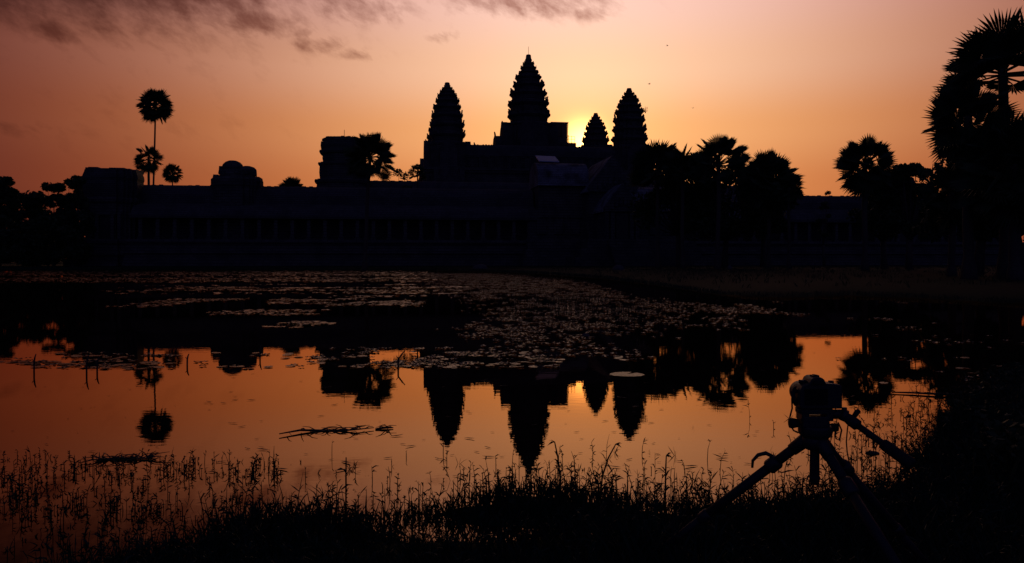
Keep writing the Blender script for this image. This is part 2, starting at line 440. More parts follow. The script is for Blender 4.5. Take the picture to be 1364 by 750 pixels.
# upper terrace and its towers ------------------------------------
bk = empty('temple_sanctuary', tp(0, 0, .3), TR)
tag(bk, 'stepped stone temple pyramid crowned by the tall pointed towers, dark against the sunrise', 'temple')
ZB = .3
m = MB()
for z0, z1, ha, hb in ((0, 12, 40, 34), (12, 15.6, 33.0, 27.2), (15.6, 19.4, 31.2, 25.4), (19.4, 23.4, 29.4, 23.6)):
    for f0, f1, k in ((0, .12, .5), (.12, .3, 0), (.3, .7, -.35), (.7, .86, 0), (.86, 1, .3)):
        m.box((0, 0, z0 + (z1 - z0) * (f0 + f1) / 2 - ZB * (z0 > 0)), (2 * (ha + k), 2 * (hb + k), (z1 - z0) * (f1 - f0)))
m.build('pyramid', M['stone'], bk)
for xs in (-23.2, 0, 23.2):
    m = MB()
    for i in range(22):
        m.box((xs, -23.6 - (21 - i) * .36, 12 + i * .52), (5.2, .9, .54))
    for s_ in (-1, 1):
        for i in range(3): m.box((xs + s_ * 3.1, -24.6 - (2 - i) * 2.4, 13.4 + i * 3.7), (1.1, 2.2, 4.0))
    m.build('staircase', M['stone'], bk)
def up_gallery(ax0, ax1, b0, ridge, across=False):
    m = MB(); r = MB()
    L = lambda p: p
    prof_w = [(b0 - 2.4, 23.3), (b0 + 2.4, 23.3), (b0 + 2.4, 26.6), (b0 - 2.4, 26.6)]
    prof_r = [(b0 - 2.8, 26.5)] + vault(b0 - 2.7, b0 + 2.7, 26.7, ridge) + [(b0 + 2.8, 26.5)]
    m.extrude_x(prof_w, ax0, ax1); r.extrude_x(prof_r, ax0, ax1)
    n = int((ax1 - ax0) / 2.2)
    for i in range(n):
        x = ax0 + (i + .5) * (ax1 - ax0) / n
        m.box((x - .55, b0 - 2.5, 24.9), (.22, .35, 2.4)); m.box((x + .55, b0 - 2.5, 24.9), (.22, .35, 2.4)); m.box((x, b0 - 2.5, 26.25), (1.5, .4, .28))
        for k in range(3): m.tube([(x - .3 + .3 * k, b0 - 2.45, 23.8), (x - .3 + .3 * k, b0 - 2.45, 26.1)], .08, 6)
    crest(r, ax0, ax1, b0, ridge, .7, .25)
    if across:
        for q in (m, r): q.v = [(-y, x, z) for x, y, z in q.v]
    m.build('gallery_wall', M['stone'], bk); r.build('gallery_roof', M['roofstone'], bk)
up_gallery(-19.5, 19.5, -17.4, 29.5); up_gallery(-19.5, 19.5, 17.4, 29.5)
up_gallery(-13.5, 13.5, -23.2, 29.5, True); up_gallery(-13.5, 13.5, 23.2, 29.5, True)
m = MB()   # cross galleries that step up to the central tower
for k in range(4):
    a = k * PI / 2
    q = MB()
    for x0, x1, hwid, zr in ((9.4, 15.0, 3.2, 31.6), (6.4, 9.4, 3.6, 34.6), (4.2, 7.4, 4.0, 37.6)):
        q.extrude_x([(-hwid, 23), (hwid, 23), (hwid, zr - 2.0), (hwid * .7, zr - .6), (0, zr), (-hwid * .7, zr - .6), (-hwid, zr - 2.0)], x0, x1)
        antefix(q, x1 - .1, 0, zr - .2, 1.3, 1.3, 0, .3)
    ca, sa = round(math.cos(a)), round(math.sin(a))
    m.add([(x * ca - y * sa, x * sa + y * ca, z) for x, y, z in q.v], q.f)
m.build('porch_roof', M['roofstone'], bk)
central = [(23.2, 37.9, 6.4), (37.7, 40.9, 5.8), (40.8, 44.1, 5.6), (44.0, 46.7, 5.1), (46.6, 48.95, 4.35), (48.85, 51.1, 3.6), (51.0, 52.3, 2.75), (52.2, 53.5, 2.2), (53.4, 54.6, 1.6)]
prasat(bk, 'central_tower', 0, 0, central, (2.35, .85), 2.2)
corner = [(23.2, 29.8, 4.9), (29.6, 32.3, 4.55), (32.2, 34.7, 4.3), (34.6, 37.0, 4.0), (36.9, 39.0, 3.55), (38.9, 40.45, 3.05), (40.35, 41.7, 2.5), (41.6, 42.7, 1.9), (42.6, 43.5, 1.35)]
for a, b2 in ((-23.2, -17.4), (23.2, -17.4), (23.2, 17.4), (-23.2, 17.4)):
    prasat(bk, 'corner_tower', a, b2, corner, (1.3, .74))

# scaffold shed against the central tower -------------------------
sh = empty('scaffold_shed', tp(9.2, 3, ZB + 29), TR)
tag(sh, 'boxy scaffold shed with a flat sheet roof against the right side of the tallest tower', 'scaffold shed')
m = MB(); m.box((-.4, 0, 6.6), (4.4, 4.6, 6.0)); m.build('cladding', M['timber'], sh)
m = MB(); m.box((-.4, 0, 9.75), (4.9, 5.1, .22)); m.build('roof_sheet', M['sheet'], sh)
m = MB()
for x in (-2.2, 0, 1.9):
    for y in (-2.45, 2.45): m.tube([(x, y, -2), (x, y, 9.7)], .09, 6)
m.build('scaffold_pole', M['metal'], sh)
m = MB()
for x in (2.1, 3.0, 3.9): m.tube([(x, -2.2, 2.6), (x, -2.2, 6.4 - (x - 2.1) * .25)], .06, 5)
for z in (4.4, 5.2, 6.0): m.tube([(1.8, -2.2, z), (3.9, -2.2, z)], .05, 5)
m.box((3.0, 0, 2.6), (2.6, 4.4, 3.3)); m.build('railing', M['timber'], sh)

# second gallery --------------------------------------------------
def gallery_profile(zr, depth=7.4, zb=4.2, eave=7.6):
    return zr
g2 = empty('inner_gallery', tp(0, -50, ZB), TR)
tag(g2, 'long vaulted stone gallery between the ruined stub tower and the temple pyramid', 'gallery')
m = MB(); r = MB()
m.box((0, 2.5, 3), (88, 9, 6)); m.box((0, 2.5, 9.5), (86, 5.4, 8)); 
for i in range(26):
    x = -42 + i * 3.36
    m.box((x, -.35, 10), (1.6, .3, 2.6)); m.box((x, -.35, 11.5), (2.0, .4, .3)); m.box((x, -.35, 8.5), (2.0, .4, .3))
m.build('wall', M['stone'], g2)
r.extrude_x([(-.7, 13.4)] + vault(-.6, 5.6, 13.6, 17.3) + [(5.7, 13.4)], -44, 44); crest(r, -44, 44, 2.5, 17.25, 1.7, .22)
r.build('roof', M['roofstone'], g2)
# ruined corner tower of the second gallery
rt = empty('ruined_tower', tp(-46.2, -50, ZB), TR)
tag(rt, 'broken flat topped stone stub tower behind the fan palm, a thin pole on top', 'tower')
m = MB()
z = 0
for i, (zt, hw, ox) in enumerate(((8, 6.4, 0), (13, 5.6, 0), (16.2, 5.15, 0), (17.0, 5.5, 0), (19.8, 4.75, .15), (20.4, 5.0, .15), (22.2, 4.3, .3), (22.9, 4.75, .15), (24.6, 4.45, .1), (25.1, 4.1, .2))):
    m.rings([redent(hw * .97, z, ox, 0), redent(hw, z + (zt - z) * .5, ox, 0), redent(hw * .98, zt, ox, 0)]); z = zt - .01
for i in range(26):
    a = rnd.uniform(0, 2 * PI); m.box((3.6 * math.cos(a), 3.6 * math.sin(a), 25.2), (rnd.uniform(.5, 1.4), rnd.uniform(.5, 1.2), rnd.uniform(.3, .7)), a, .9)
m.build('wall', M['stone'], rt)
m = MB(); m.tube([(.2, 0, 25), (.2, 0, 27.3)], .05, 5); m.build('pole', M['metal'], rt)

# outer gallery ---------------------------------------------------
def outer_gallery(a0, a1, label, zr):
    ac = (a0 + a1) / 2; L = (a1 - a0) / 2
    root = empty('colonnaded_gallery', tp(ac, -87.4, ZB), TR); tag(root, label, 'gallery')
    m = MB()
    for z0, z1, d in ((0, .5, 4.4), (.5, 1.0, 4.0), (1.0, 1.9, 3.6), (1.9, 2.3, 3.9), (2.3, 2.8, 3.0), (2.8, 3.5, 2.6), (3.5, 4.0, 3.0)):
        m.box((0, (7.6 - d) / 2, (z0 + z1) / 2), (2 * L + d * .0, 7.6 + d, z1 - z0))
    m.build('plinth', M['stone'], root)
    m = MB(); m.box((0, 5.2, 6.8), (2 * L, 4.4, 5.6))
    n = int(2 * L / 5)
    for i in range(n):
        x = -L + (i + .5) * 2 * L / n
        m.box((x, 2.9, 6.0), (1.6, .25, 2.4)); m.box((x, 2.88, 7.4), (2.0, .34, .3))
    m.build('wall', M['stone'], root)
    r = MB()
    r.extrude_x([(-.9, 7.3), (-.9, 7.7), (-.2, 8.6), (.9, 9.3), (2.4, 9.7), (2.98, 9.75), (2.98, 9.2), (.4, 8.2), (-.2, 7.4)], -L, L); r.build('veranda_roof', M['roofstone'], root)
    r = MB(); r.extrude_x([(2.6, 9.55)] + vault(2.7, 7.6, 9.75, zr) + [(7.8, 9.55)], -L, L); crest(r, -L, L, 5.15, zr - .1, 1.1, .28)
    r.build('vault_roof', M['roofstone'], root)
    n = int(2 * L / 2.4); first = None
    for i in range(n):
        x = -L + (i + .5) * 2 * L / n
        if first is None:
            p = MB(); p.box((0, 0, .2), (.85, .85, .4)); p.box((0, 0, 1.8), (.58, .58, 2.8)); p.box((0, 0, 3.3), (.9, .9, .2)); p.box((0, 0, 3.5), (1.0, 1.0, .2))
            first = p.build('pillar', M['stone'], root); first.location = (x, 0, 3.99)
        else:
            c = first.copy(); COL.objects.link(c); c.parent = root; c.location = (x, 0, 3.99)
    return root
outer_gallery(-75.0, -13.0, 'long flat topped stone gallery with pillars, left of the gabled entrance hall', 12.75)
outer_gallery(13.0, 75.0, 'long stone gallery with pillars mostly hidden behind the palms, right of the gabled entrance hall', 12.3)

def corner_pavilion(a, label, top, hw):
    root = empty('corner_pavilion', tp(a, -85.0, ZB + .013), TR); tag(root, label, 'pavilion')
    m = MB()
    for z0, z1, k in ((0, .6, 2.4), (.6, 1.6, 1.9), (1.6, 2.2, 2.2), (2.2, 3.4, 1.4), (3.4, 4.0, 1.7)):
        m.rings([redent(hw + k, z0), redent(hw + k, z1)])
    m.build('plinth', M['stone'], root)
    m = MB()
    m.rings([redent(hw * .92, 3.99), redent(hw * .92, top - 5.3), redent(hw * 1.0, top - 4.9), redent(hw * 1.0, top - 4.4), redent(hw * .94, top - 4.2)])
    for s_ in (-1, 1):
        m.box((s_ * 1.1, -hw * .97, 5.8), (.5, .6, 3.6)); m.box((s_ * 2.0, -hw * .93, 6), (.5, .5, 4))
    m.box((0, -hw * .97, 7.8), (3.2, .7, .5)); m.build('wall', M['stone'], root)
    m = MB()
    m.rings([redent(hw * k, top - 4.25 + z) for z, k in ((0, .96), (.5, .99), (1.2, 1.02), (2.0, 1.03), (2.5, 1.0), (2.9, 1.035), (3.4, 1.02), (3.9, .97), (4.25, .95))])
    for i in range(14):
        m.box((rnd.uniform(-.75, .75) * hw, rnd.uniform(-.7, .7) * hw, top + rnd.uniform(-.15, .1)), (rnd.uniform(.8, 2.4), rnd.uniform(.8, 2), .5), 0, .92)
    m.build('roof', M['roofstone'], root)
    m = MB(); m.box((0, -hw * .935, 5.6), (1.7, .12, 3.2)); m.build('doorway', M['wet'], root)
    return root
corner_pavilion(-78.4, 'square corner pavilion with a bulging flat roof at the left end of the gallery', 14.6, 3.85)
corner_pavilion(51.0, 'corner pavilion just left of the big right palms, hidden behind a rounded tree', 15.2, 3.4)

rp = empty('ruined_pavilion', tp(-60.6, -82.5, ZB), TR)
tag(rp, 'crumbling stone stub with a rounded top above the gallery roof, beside the small round palm', 'ruin')
m = MB(); m.rings([redent(3.6, 0), redent(3.6, 12.4), redent(3.75, 12.6), redent(3.75, 13.6), redent(3.4, 14.0)])
m.box((-3.05, 0, 14.0), (.9, 4, .7), .05, .85); m.box((3.2, 0, 13.7), (1.0, 4, .8), 0, .8)
m.build('wall', M['stone'], rp)
m = MB()
m.lathe([(13.9, 2.7), (14.5, 2.75), (15.0, 2.6), (15.2, 2.55)], 12); m.lathe([(15.1, 1.5), (15.6, 1.7), (16.1, 1.55), (16.5, 1.15), (16.75, .6)], 12, (-.75, 0, 0))
m.lathe([(15.0, 1.5), (15.4, 1.45), (15.75, 1.1), (15.95, .5)], 10, (1.45, .2, 0)); m.box((2.55, 0, 14.9), (.7, 1.5, 1.0), .2, .8); m.box((-2.6, .2, 15.2), (.55, 1.4, 1.3), .1, .8)
for i in range(12):
    a = i * PI / 6 + rnd.uniform(-.2, .2); m.box((2.55 * math.cos(a), 2.4 * math.sin(a), 14.7 + rnd.uniform(-.3, .3)), (.8, .7, .6), a, .9, .05)
m.build('broken_crown', M['stone'], rp)

# gabled entrance hall ---------------------------------------------
gp = empty('entrance_hall', tp(-1.5, -88, ZB + .007), TR)
tag(gp, 'stone entrance hall with a pointed front gable below the right pair of towers', 'entrance hall')
m = MB()
for z0, z1, k in ((0, 1.4, 3.5), (1.4, 2.6, 2.4), (2.6, 4.0, 1.4)):
    m.box((0, 4, (z0 + z1) / 2), (26 + k, 14 + 2 * k, z1 - z0)); m.box((0, -6, (z0 + z1) / 2), (9 + 2 * k, 10 + k, z1 - z0))
m.build('plinth', M['stone'], gp)
m = MB(); m.box((0, 4, 6.5), (25.5, 8, 5.2)); m.box((-7.1, 4, 11.05), (8.2, 7.6, 3.9)); m.box((0, 3, 8), (7.4, 13, 8)); m.box((0, -6, 6.2), (5.2, 6, 4.4))
for s_ in (-1, 1):
    for x in (5.2, 8.0, 10.8): m.box((s_ * x, -.1, 6.4), (1.5, .3, 2.6)); m.box((s_ * x, -.12, 7.9), (2.0, .4, .3))
    m.box((s_ * 1.5, -9.1, 6.2), (.6, .6, 4.4)); m.box((s_ * 2.4, -9.1, 6.2), (.6, .6, 4.4))
m.build('wall', M['stone'], gp)
r = MB(); r.extrude_x([(-.6, 12.9)] + vault(-.5, 8.5, 13.1, 17.0) + [(8.6, 12.9)], -11.4, -3.0); r.extrude_x([(-.6, 8.9)] + vault(-.5, 8.5, 9.1, 13.2) + [(8.6, 8.9)], 3.0, 12.9); r.build('wing_roof', M['paleroof'], gp)
r = MB(); r.extrude_y([(-4.3, 11.6), (-4.3, 11.9), (-3.2, 13.2), (-1.8, 15.3), (-.7, 16.8), (0, 17.5), (.7, 16.8), (1.8, 15.3), (3.2, 13.2), (4.3, 11.9), (4.3, 11.6)], -3.6, 9.6)
r.extrude_y([(-3.1, 8.2), (-3.1, 8.5), (-2.2, 10.2), (-.9, 11.8), (0, 12.5), (.9, 11.8), (2.2, 10.2), (3.1, 8.5), (3.1, 8.2)], -9.3, -3.4); r.build('nave_roof', M['paleroof'], gp)
for yb, hw, z0, zt in ((-3.95, 3.7, 11.7, 17.3), (-9.62, 2.7, 8.3, 12.4)):
    pd = MB(); rr = []
    for yy, k in ((yb, 1.0), (yb + .3, 1.0)):
        rr.append([(hw * x * k, yy, z0 + (zt - z0) * z) for x, z in ((-1, 0), (1, 0), (1.12, .12), (.82, .35), (.42, .68), (0, 1.06), (-.42, .68), (-.82, .35), (-1.12, .12))])
    pd.rings(rr)
    for i in range(6): pd.box((hw * (-.6 + .24 * i), yb - .1, z0 + .9 + (zt - z0) * .2 * (1 - abs(i - 2.5) / 2.5)), (.5, .25, 1.2), 0, .7)
    pd.build('pediment', M['stone'], gp)
m = MB(); m.box((0, -9.2, 5.8), (1.9, .2, 3.6)); m.build('doorway', M['wet'], gp)
m = MB()
for i in range(14): m.box((0, -12.2 - (13 - i) * .34, .14 + i * .29), (6, .6, .3))
m.build('staircase', M['stone'], gp)
sr_ = empty('sheet_roof_shelter', tp(-10.6, -84, ZB + 1.3), TR)
tag(sr_, 'small shelter with a pale flat metal roof left of the pointed gable', 'shelter')
m = MB(); m.rings([[(-1.7, -1.8, 15.8), (1.7, -1.8, 15.7), (1.7, 1.8, 17.0), (-1.7, 1.8, 17.1)], [(-1.7, -1.8, 15.95), (1.7, -1.8, 15.85), (1.7, 1.8, 17.15), (-1.7, 1.8, 17.25)]]); m.build('roof_sheet', M['sheet'], sr_)
for x in (-1.5, 1.5):
    for y in (-1.5, 1.5):
        m = MB(); m.tube([(x, y, 12.0), (x, y, 15.9 + (y + 1.8) * .34)], .09, 6); m.build('post', M['timber'], sr_)

# ------------------------------------------------------------------ palms and trees
def fan_leaf(V, FC, c, d, R, rg, nseg=22, pet=.45):
    """one fan palm leaf: petiole and a folded circular blade with pointed segments"""
    d = d.normalized(); side = d.cross(Vector((0, 0, 1)))
    if side.length < .05: side = Vector((1, 0, 0))
    side.normalize(); side = Quaternion(d, rg.uniform(-1.0, 1.0)) @ side; nrm = side.cross(d).normalized()
    hub = c + d * R * pet + Vector((0, 0, -R * .05 * max(0, math.cos(math.asin(max(-1, min(1, d.z)))))))
    k = len(V); pw = R * .018
    V += [c - side * pw, c + side * pw, hub + side * pw * .6, hub - side * pw * .6]; FC.append((k, k + 1, k + 2, k + 3))
    V += [c - nrm * pw, c + nrm * pw, hub + nrm * pw * .6, hub - nrm * pw * .6]; FC.append((k + 4, k + 5, k + 6, k + 7))
    br = R * (1 - pet); sp = rg.uniform(1.75, 2.2); da = 2 * sp / nseg; fold = rg.uniform(.1, .28)
    for i in range(nseg):
        a = -sp + (i + .5) * da
        ln = br * rg.uniform(.86, 1.06) * (1 - .14 * abs(a) / sp)
        def pt(aa, rr, up=0.0):
            q = hub + (d * math.cos(aa) + side * math.sin(aa)) * rr + nrm * (up + fold * rr * (abs(math.sin(aa)) ** 2))
            q.z -= .10 * rr * rr / br * (1 if d.z > -.2 else .3)
            return q
        k = len(V)
        V.extend([hub, pt(a - da * .47, ln * .64, -.02 * R), pt(a, ln * .64, .015 * R), pt(a + da * .47, ln * .64, -.02 * R), pt(a + rg.uniform(-.04, .04), ln, -.01 * R)])
        FC.extend([(k, k + 1, k + 2), (k, k + 2, k + 3), (k + 1, k + 4, k + 2), (k + 2, k + 4, k + 3)])
def palm(name, label, base, top, R, nleaf, seed, r0=.24, lean=(0, 0), lo=-55, nseg=22, group=None, skirt=0, pet=(.38, .55), fill=1.15):
    """fan palm: ringed trunk, ball of fan leaves; top = z of the crown's upper edge"""
    rg = random.Random(seed); base = Vector(base)
    root = empty(name, base); tag(root, label, 'palm tree', group)
    R *= 1.16; nleaf = int(nleaf * fill); hub = Vector((lean[0], lean[1], top - base.z - R * .88))
    m = MB(); n = 14; pts = []; rads = []
    for i in range(n + 1):
        f = i / n
        pts.append((hub.x * f ** 1.4 + .03 * math.sin(f * 9 + seed), hub.y * f ** 1.4, hub.z * f + (-.3 if i == 0 else 0)))
        rads.append(r0 * (1.55 - .75 * min(1, f * 7) * 1.0 + .12 * math.sin(f * 3.1) - .12 * f))
    m.tube(pts, rads, 10); m.build('trunk', M['bark'], root, True)
    V = []; FC = []
    for i in range(nleaf):
        f = (i + .5) / nleaf
        sz = math.sin(math.radians(lo)) + (1 - math.sin(math.radians(lo))) * f
        e = math.asin(sz); a = i * 2.39996 + rg.uniform(-.25, .25)
        d = Vector((math.cos(e) * math.cos(a), math.cos(e) * math.sin(a), math.sin(e)))
        fan_leaf(V, FC, hub + Vector((0, 0, -.12 * R * (1 - f))), d, R * rg.uniform(.88, 1.04), rg, nseg, rg.uniform(*pet))
    for i in range(skirt):      # dead leaves hanging round the neck
        a = rg.uniform(0, 2 * PI); d = Vector((math.cos(a) * .5, math.sin(a) * .5, -1))
        fan_leaf(V, FC, hub + Vector((0, 0, -R * rg.uniform(.1, .5))), d, R * rg.uniform(.6, .8), rg, max(10, nseg - 8), .35)
    fast_mesh('crown', [tuple(v) for v in V], FC, M['palmleaf'], root)
    return root
def on(px, D, dz=0.0):
    x = (px - 682) / F * D
    return (x, D, max(gz(x, D), .02) + dz)
def ztop(py, D): return CAM_H - (py - YH) / F * D

PG = 'fan palms round the temple'
palm('fan_palm', 'tallest lone palm with a round crown on a thin trunk, left of the towers', on(203, 150), ztop(116, 150), 3.15, 46, 1, .2, (.6, 0), -70, 24, PG)
palm('fan_palm', 'short palm just in front of the tallest lone palm, its crown crossing that trunk', on(198, 140), ztop(191, 140), 2.5, 22, 2, .27, (0, 0), -75, 20, PG, 3)
palm('fan_palm', 'small round headed palm above the gallery roof, right of the tallest lone palm', on(230, 146), ztop(216, 146), 1.85, 34, 3, .14, (0, 0), -75, 18, PG)
palm('fan_palm', 'low palm head just showing over the gallery roof, left of the stub tower', on(389, 146), ztop(234, 146), 2.5, 34, 4, .2, (0, 0), -40, 18, PG)
palm('fan_palm', 'broad palm at the far water edge in front of the flat topped stub tower', on(486, 90), ztop(172, 90), 2.95, 40, 5, .24, (.6, 0), -48, 26, PG, 0, (.46, .55), 1)
palm('fan_palm', 'small palm head at the left foot of the left tower', on(556, 150), ztop(216, 150), 1.9, 18, 6, .18, (0, 0), -30, 18, PG)
palm('fan_palm', 'low wide palm touching the right tower, leftmost of the palms right of the towers', on(876, 92), ztop(183, 92), 3.3, 34, 7, .26, (0, 0), -35, 22, PG)
palm('fan_palm', 'flat topped palm between the right tower and the tallest palm of the right row', on(909, 86), ztop(192, 86), 2.5, 28, 8, .24, (0, 0), -25, 22, PG)
palm('fan_palm', 'palm with sky showing between its leaf stalks, tallest in the row right of the towers', on(956, 78), ztop(176, 78), 2.85, 30, 9, .25, (.15, 0), -18, 26, PG, 0, (.48, .58), 1)
palm('fan_palm', 'dense palm with a drooping right side, last of the row right of the towers', on(1024, 88), ztop(199, 88), 3.4, 58, 10, .26, (0, 0), -60, 24, PG, 6)
palm('fan_palm', 'small drooping palm tucked under the right side of the dense row end palm', on(1051, 84), ztop(228, 84), 1.7, 22, 11, .2, (0, 0), -75, 18, PG)
palm('fan_palm', 'lone squat palm in the gap left of the big right palms', on(1152, 70), ztop(177, 70), 2.6, 38, 12, .26, (0, 0), -60, 26, PG, 8, (.42, .52), 1)
palm('fan_palm', 'biggest palm at the right edge of the picture, its crown reaching near the top', on(1338, 40), ztop(12, 40), 2.95, 22, 13, .3, (-.1, 0), -14, 32, PG, 0, (.40, .48), 1)
palm('fan_palm', 'large palm with a wide crown below and left of the biggest right palm', on(1290, 39), ztop(98, 39), 2.05, 24, 14, .28, (0, 0), -65, 30, PG, 12, (.36, .46), 1)
palm('fan_palm', 'dense palm at the right edge under the biggest right palm', on(1352, 37), ztop(146, 37), 2.5, 46, 15, .28, (0, 0), -60, 28, PG, 10)
palm('fan_palm', 'short palm low on the left under the big right palms', on(1268, 46), ztop(212, 46), 1.9, 28, 16, .22, (0, 0), -50, 22, PG, 4)

def leaf_quads(V, FC, c, r, n, s, rg, flat=.8):
    for i in range(n):
        d = Vector((rg.gauss(0, 1), rg.gauss(0, 1), rg.gauss(0, 1))).normalized() * (rg.random() ** .45)
        p = Vector((c[0] + d.x * r[0], c[1] + d.y * r[1], c[2] + d.z * r[2]))
        a = Vector((rg.gauss(0, 1), rg.gauss(0, 1), rg.gauss(0, flat))).normalized(); b2 = a.cross(Vector((rg.gauss(0, 1), rg.gauss(0, 1), rg.gauss(0, 1)))).normalized()
        q = s * rg.uniform(.6, 1.3); k = len(V)
        V.extend([p - a * q, p + b2 * q * .45 , p + a * q, p - b2 * q * .45]); FC.append((k, k + 1, k + 2, k + 3))
def tree(name, label, cat, base, H, R, seed, nblob=16, nleaf=110, leaf=.3, r0=.3, group=None, low=.35, sy=1.0):
    rg = random.Random(seed); base = Vector(base); root = empty(name, base); tag(root, label, cat, group)
    m = MB(); V = []; FC = []
    fork = Vector((rg.uniform(-.3, .3), rg.uniform(-.3, .3), H * low * .8))
    m.tube([(0, 0, -.3), fork * .5, fork], [r0 * 1.3, r0, r0 * .85], 9)
    for i in range(nblob):
        a = rg.uniform(0, 2 * PI); f = rg.random(); h = low + (1 - low) * f
        rr = R * math.sqrt(rg.random()) * math.sqrt(max(.05, 1 - ((h - .55) / .55) ** 2)) * .85
        br = R * rg.uniform(.22, .40)
        c = Vector((rr * math.cos(a), rr * math.sin(a) * sy, min(h * H, H - br * .7)))
        mid = (fork + c) / 2 + Vector((0, 0, rg.uniform(-.05, .1) * H))
        m.tube([fork, mid, c], [r0 * .45, r0 * .25, r0 * .08], 6)
        leaf_quads(V, FC, c, (br, br, br * .75), nleaf, leaf, rg)
    m.build('trunk', M['bark'], root, True)
    fast_mesh('crown', [tuple(v) for v in V], FC, M['leaf'], root)
    return root
TG = 'leafy trees beyond the gallery'
tree('leafy_tree', 'rounded tree crown at the very left edge of the picture', 'tree', on(0, 118), ztop(238, 118), 2.7, 31, 54, 260, .30, .3, TG, .06)
tree('leafy_tree', 'low wide tree between the left edge tree and the pavilion', 'tree', on(44, 130), ztop(258, 130), 4.2, 32, 54, 260, .30, .3, TG, .06)
tree('leafy_tree', 'bushy tree second from the left corner pavilion', 'tree', on(72, 126), ztop(246, 126), 2.7, 33, 50, 260, .28, .26, TG, .06)
tree('leafy_tree', 'airy tree touching the left side of the left corner pavilion', 'tree', on(99, 128), ztop(237, 128), 2.4, 34, 46, 240, .26, .24, TG, .08)
tree('leafy_tree', 'small bushy tree between the broad water edge palm and the left tower', 'tree', on(540, 140), ztop(226, 140), 2.6, 35, 18, 130, .24, .26, TG)
tree('leafy_tree', 'dense tree under the palms right of the right tower', 'tree', on(905, 98), ztop(208, 98), 5.4, 36, 40, 200, .3, .35, TG)
tree('leafy_tree', 'dense tree below the tallest palm of the right row', 'tree', on(965, 94), ztop(229, 94), 5.2, 37, 38, 200, .3, .35, TG)
tree('leafy_tree', 'dark tree under the dense palm that ends the right row', 'tree', on(1016, 98), ztop(212, 98), 3.8, 38, 36, 200, .28, .3, TG)
tree('leafy_tree', 'small tree top over the gallery left of the lone squat palm', 'tree', on(1098, 120), ztop(257, 120), 1.4, 39, 10, 90, .18, .2, TG)
tree('leafy_tree', 'wide dark tree between the lone squat palm and the right pavilion', 'tree', on(1178, 84), ztop(231, 84), 3.2, 40, 34, 210, .26, .3, TG)
tree('leafy_tree', 'dark tree in front of the right pavilion', 'tree', on(1211, 78), ztop(223, 78), 2.4, 41, 34, 230, .26, .3, TG)
tree('leafy_tree', 'leafy tree filling the shade under the big right palms', 'tree', on(1302, 50), ztop(205, 50), 3.8, 42, 26, 220, .22, .3, TG)
tree('leafy_tree', 'leafy tree at the right edge under the big right palms', 'tree', on(1362, 48), ztop(190, 48), 3.6, 43, 26, 220, .22, .3, TG)
for px, D, ty, r_, lab in ((-14, 112, 290, 3.2, 'low bush at the left edge of the far bank'), (28, 112, 296, 3.2, 'low bush on the far bank below the low wide tree'), (64, 114, 292, 2.8, 'low bush on the far bank below the bushy tree'), (103, 116, 240, 1.7, 'narrow bushy tree squeezed against the left corner pavilion'), (98, 113, 282, 3.0, 'low bush at the foot of the left corner pavilion')):
    tree('bush', lab, 'bush', on(px, D), ztop(ty, D), r_, int(px) + 200, 26, 190, .3, .15, 'bushes on the far bank', .03)
# small plants growing on the towers
def sprig(px, py, D, label, s):
    o = empty('tower_shrub', at(px, py, D)); tag(o, label, 'shrub'); rg = random.Random(int(px)); m = MB(); V = []; FC = []
    for i in range(7):
        e = Vector((rg.uniform(-.2, 1) * s, rg.uniform(-.5, .1) * s, rg.uniform(-.3, 1) * s)); m.tube([(-.5 * s, .6, -.3), e * .5, e], [.06, .04, .02], 5); leaf_quads(V, FC, e, (.35 * s, .35 * s, .3 * s), 12, .16 * s, rg)
    m.build('stem', M['bark'], o); fast_mesh('foliage', [tuple(v) for v in V], FC, M['leaf'], o)
sprig(856, 149, 201.5, 'bush growing out of the right side of the right tower', 1.1)
sprig(820, 149, 201.5, 'tiny bush growing on the left side of the right tower', .6)
sprig(727, 130, 216, 'tiny bush on the right side of the tallest tower', .7)
sprig(590, 120, 196, 'tiny bush near the tip of the left tower', .5)

# woods far behind, one mass
rg = random.Random(99); V = []; FC = []
for i in range(260):
    a = rg.choice((-1, 1)) * rg.uniform(.42, 1.5); D = rg.uniform(230, 330); H = rg.uniform(9, 15) * (1 if abs(a) > .62 or a > 0 else .72)
    leaf_quads(V, FC, (D * math.sin(a), D * math.cos(a), H * .55), (rg.uniform(6, 10), 6, H * .5), 70, 1.4, rg)
tag(fast_mesh('far_woods', [tuple(v) for v in V], FC, M['leaf']), 'dark mass of far woods behind the temple grounds', 'woods', kind='stuff')

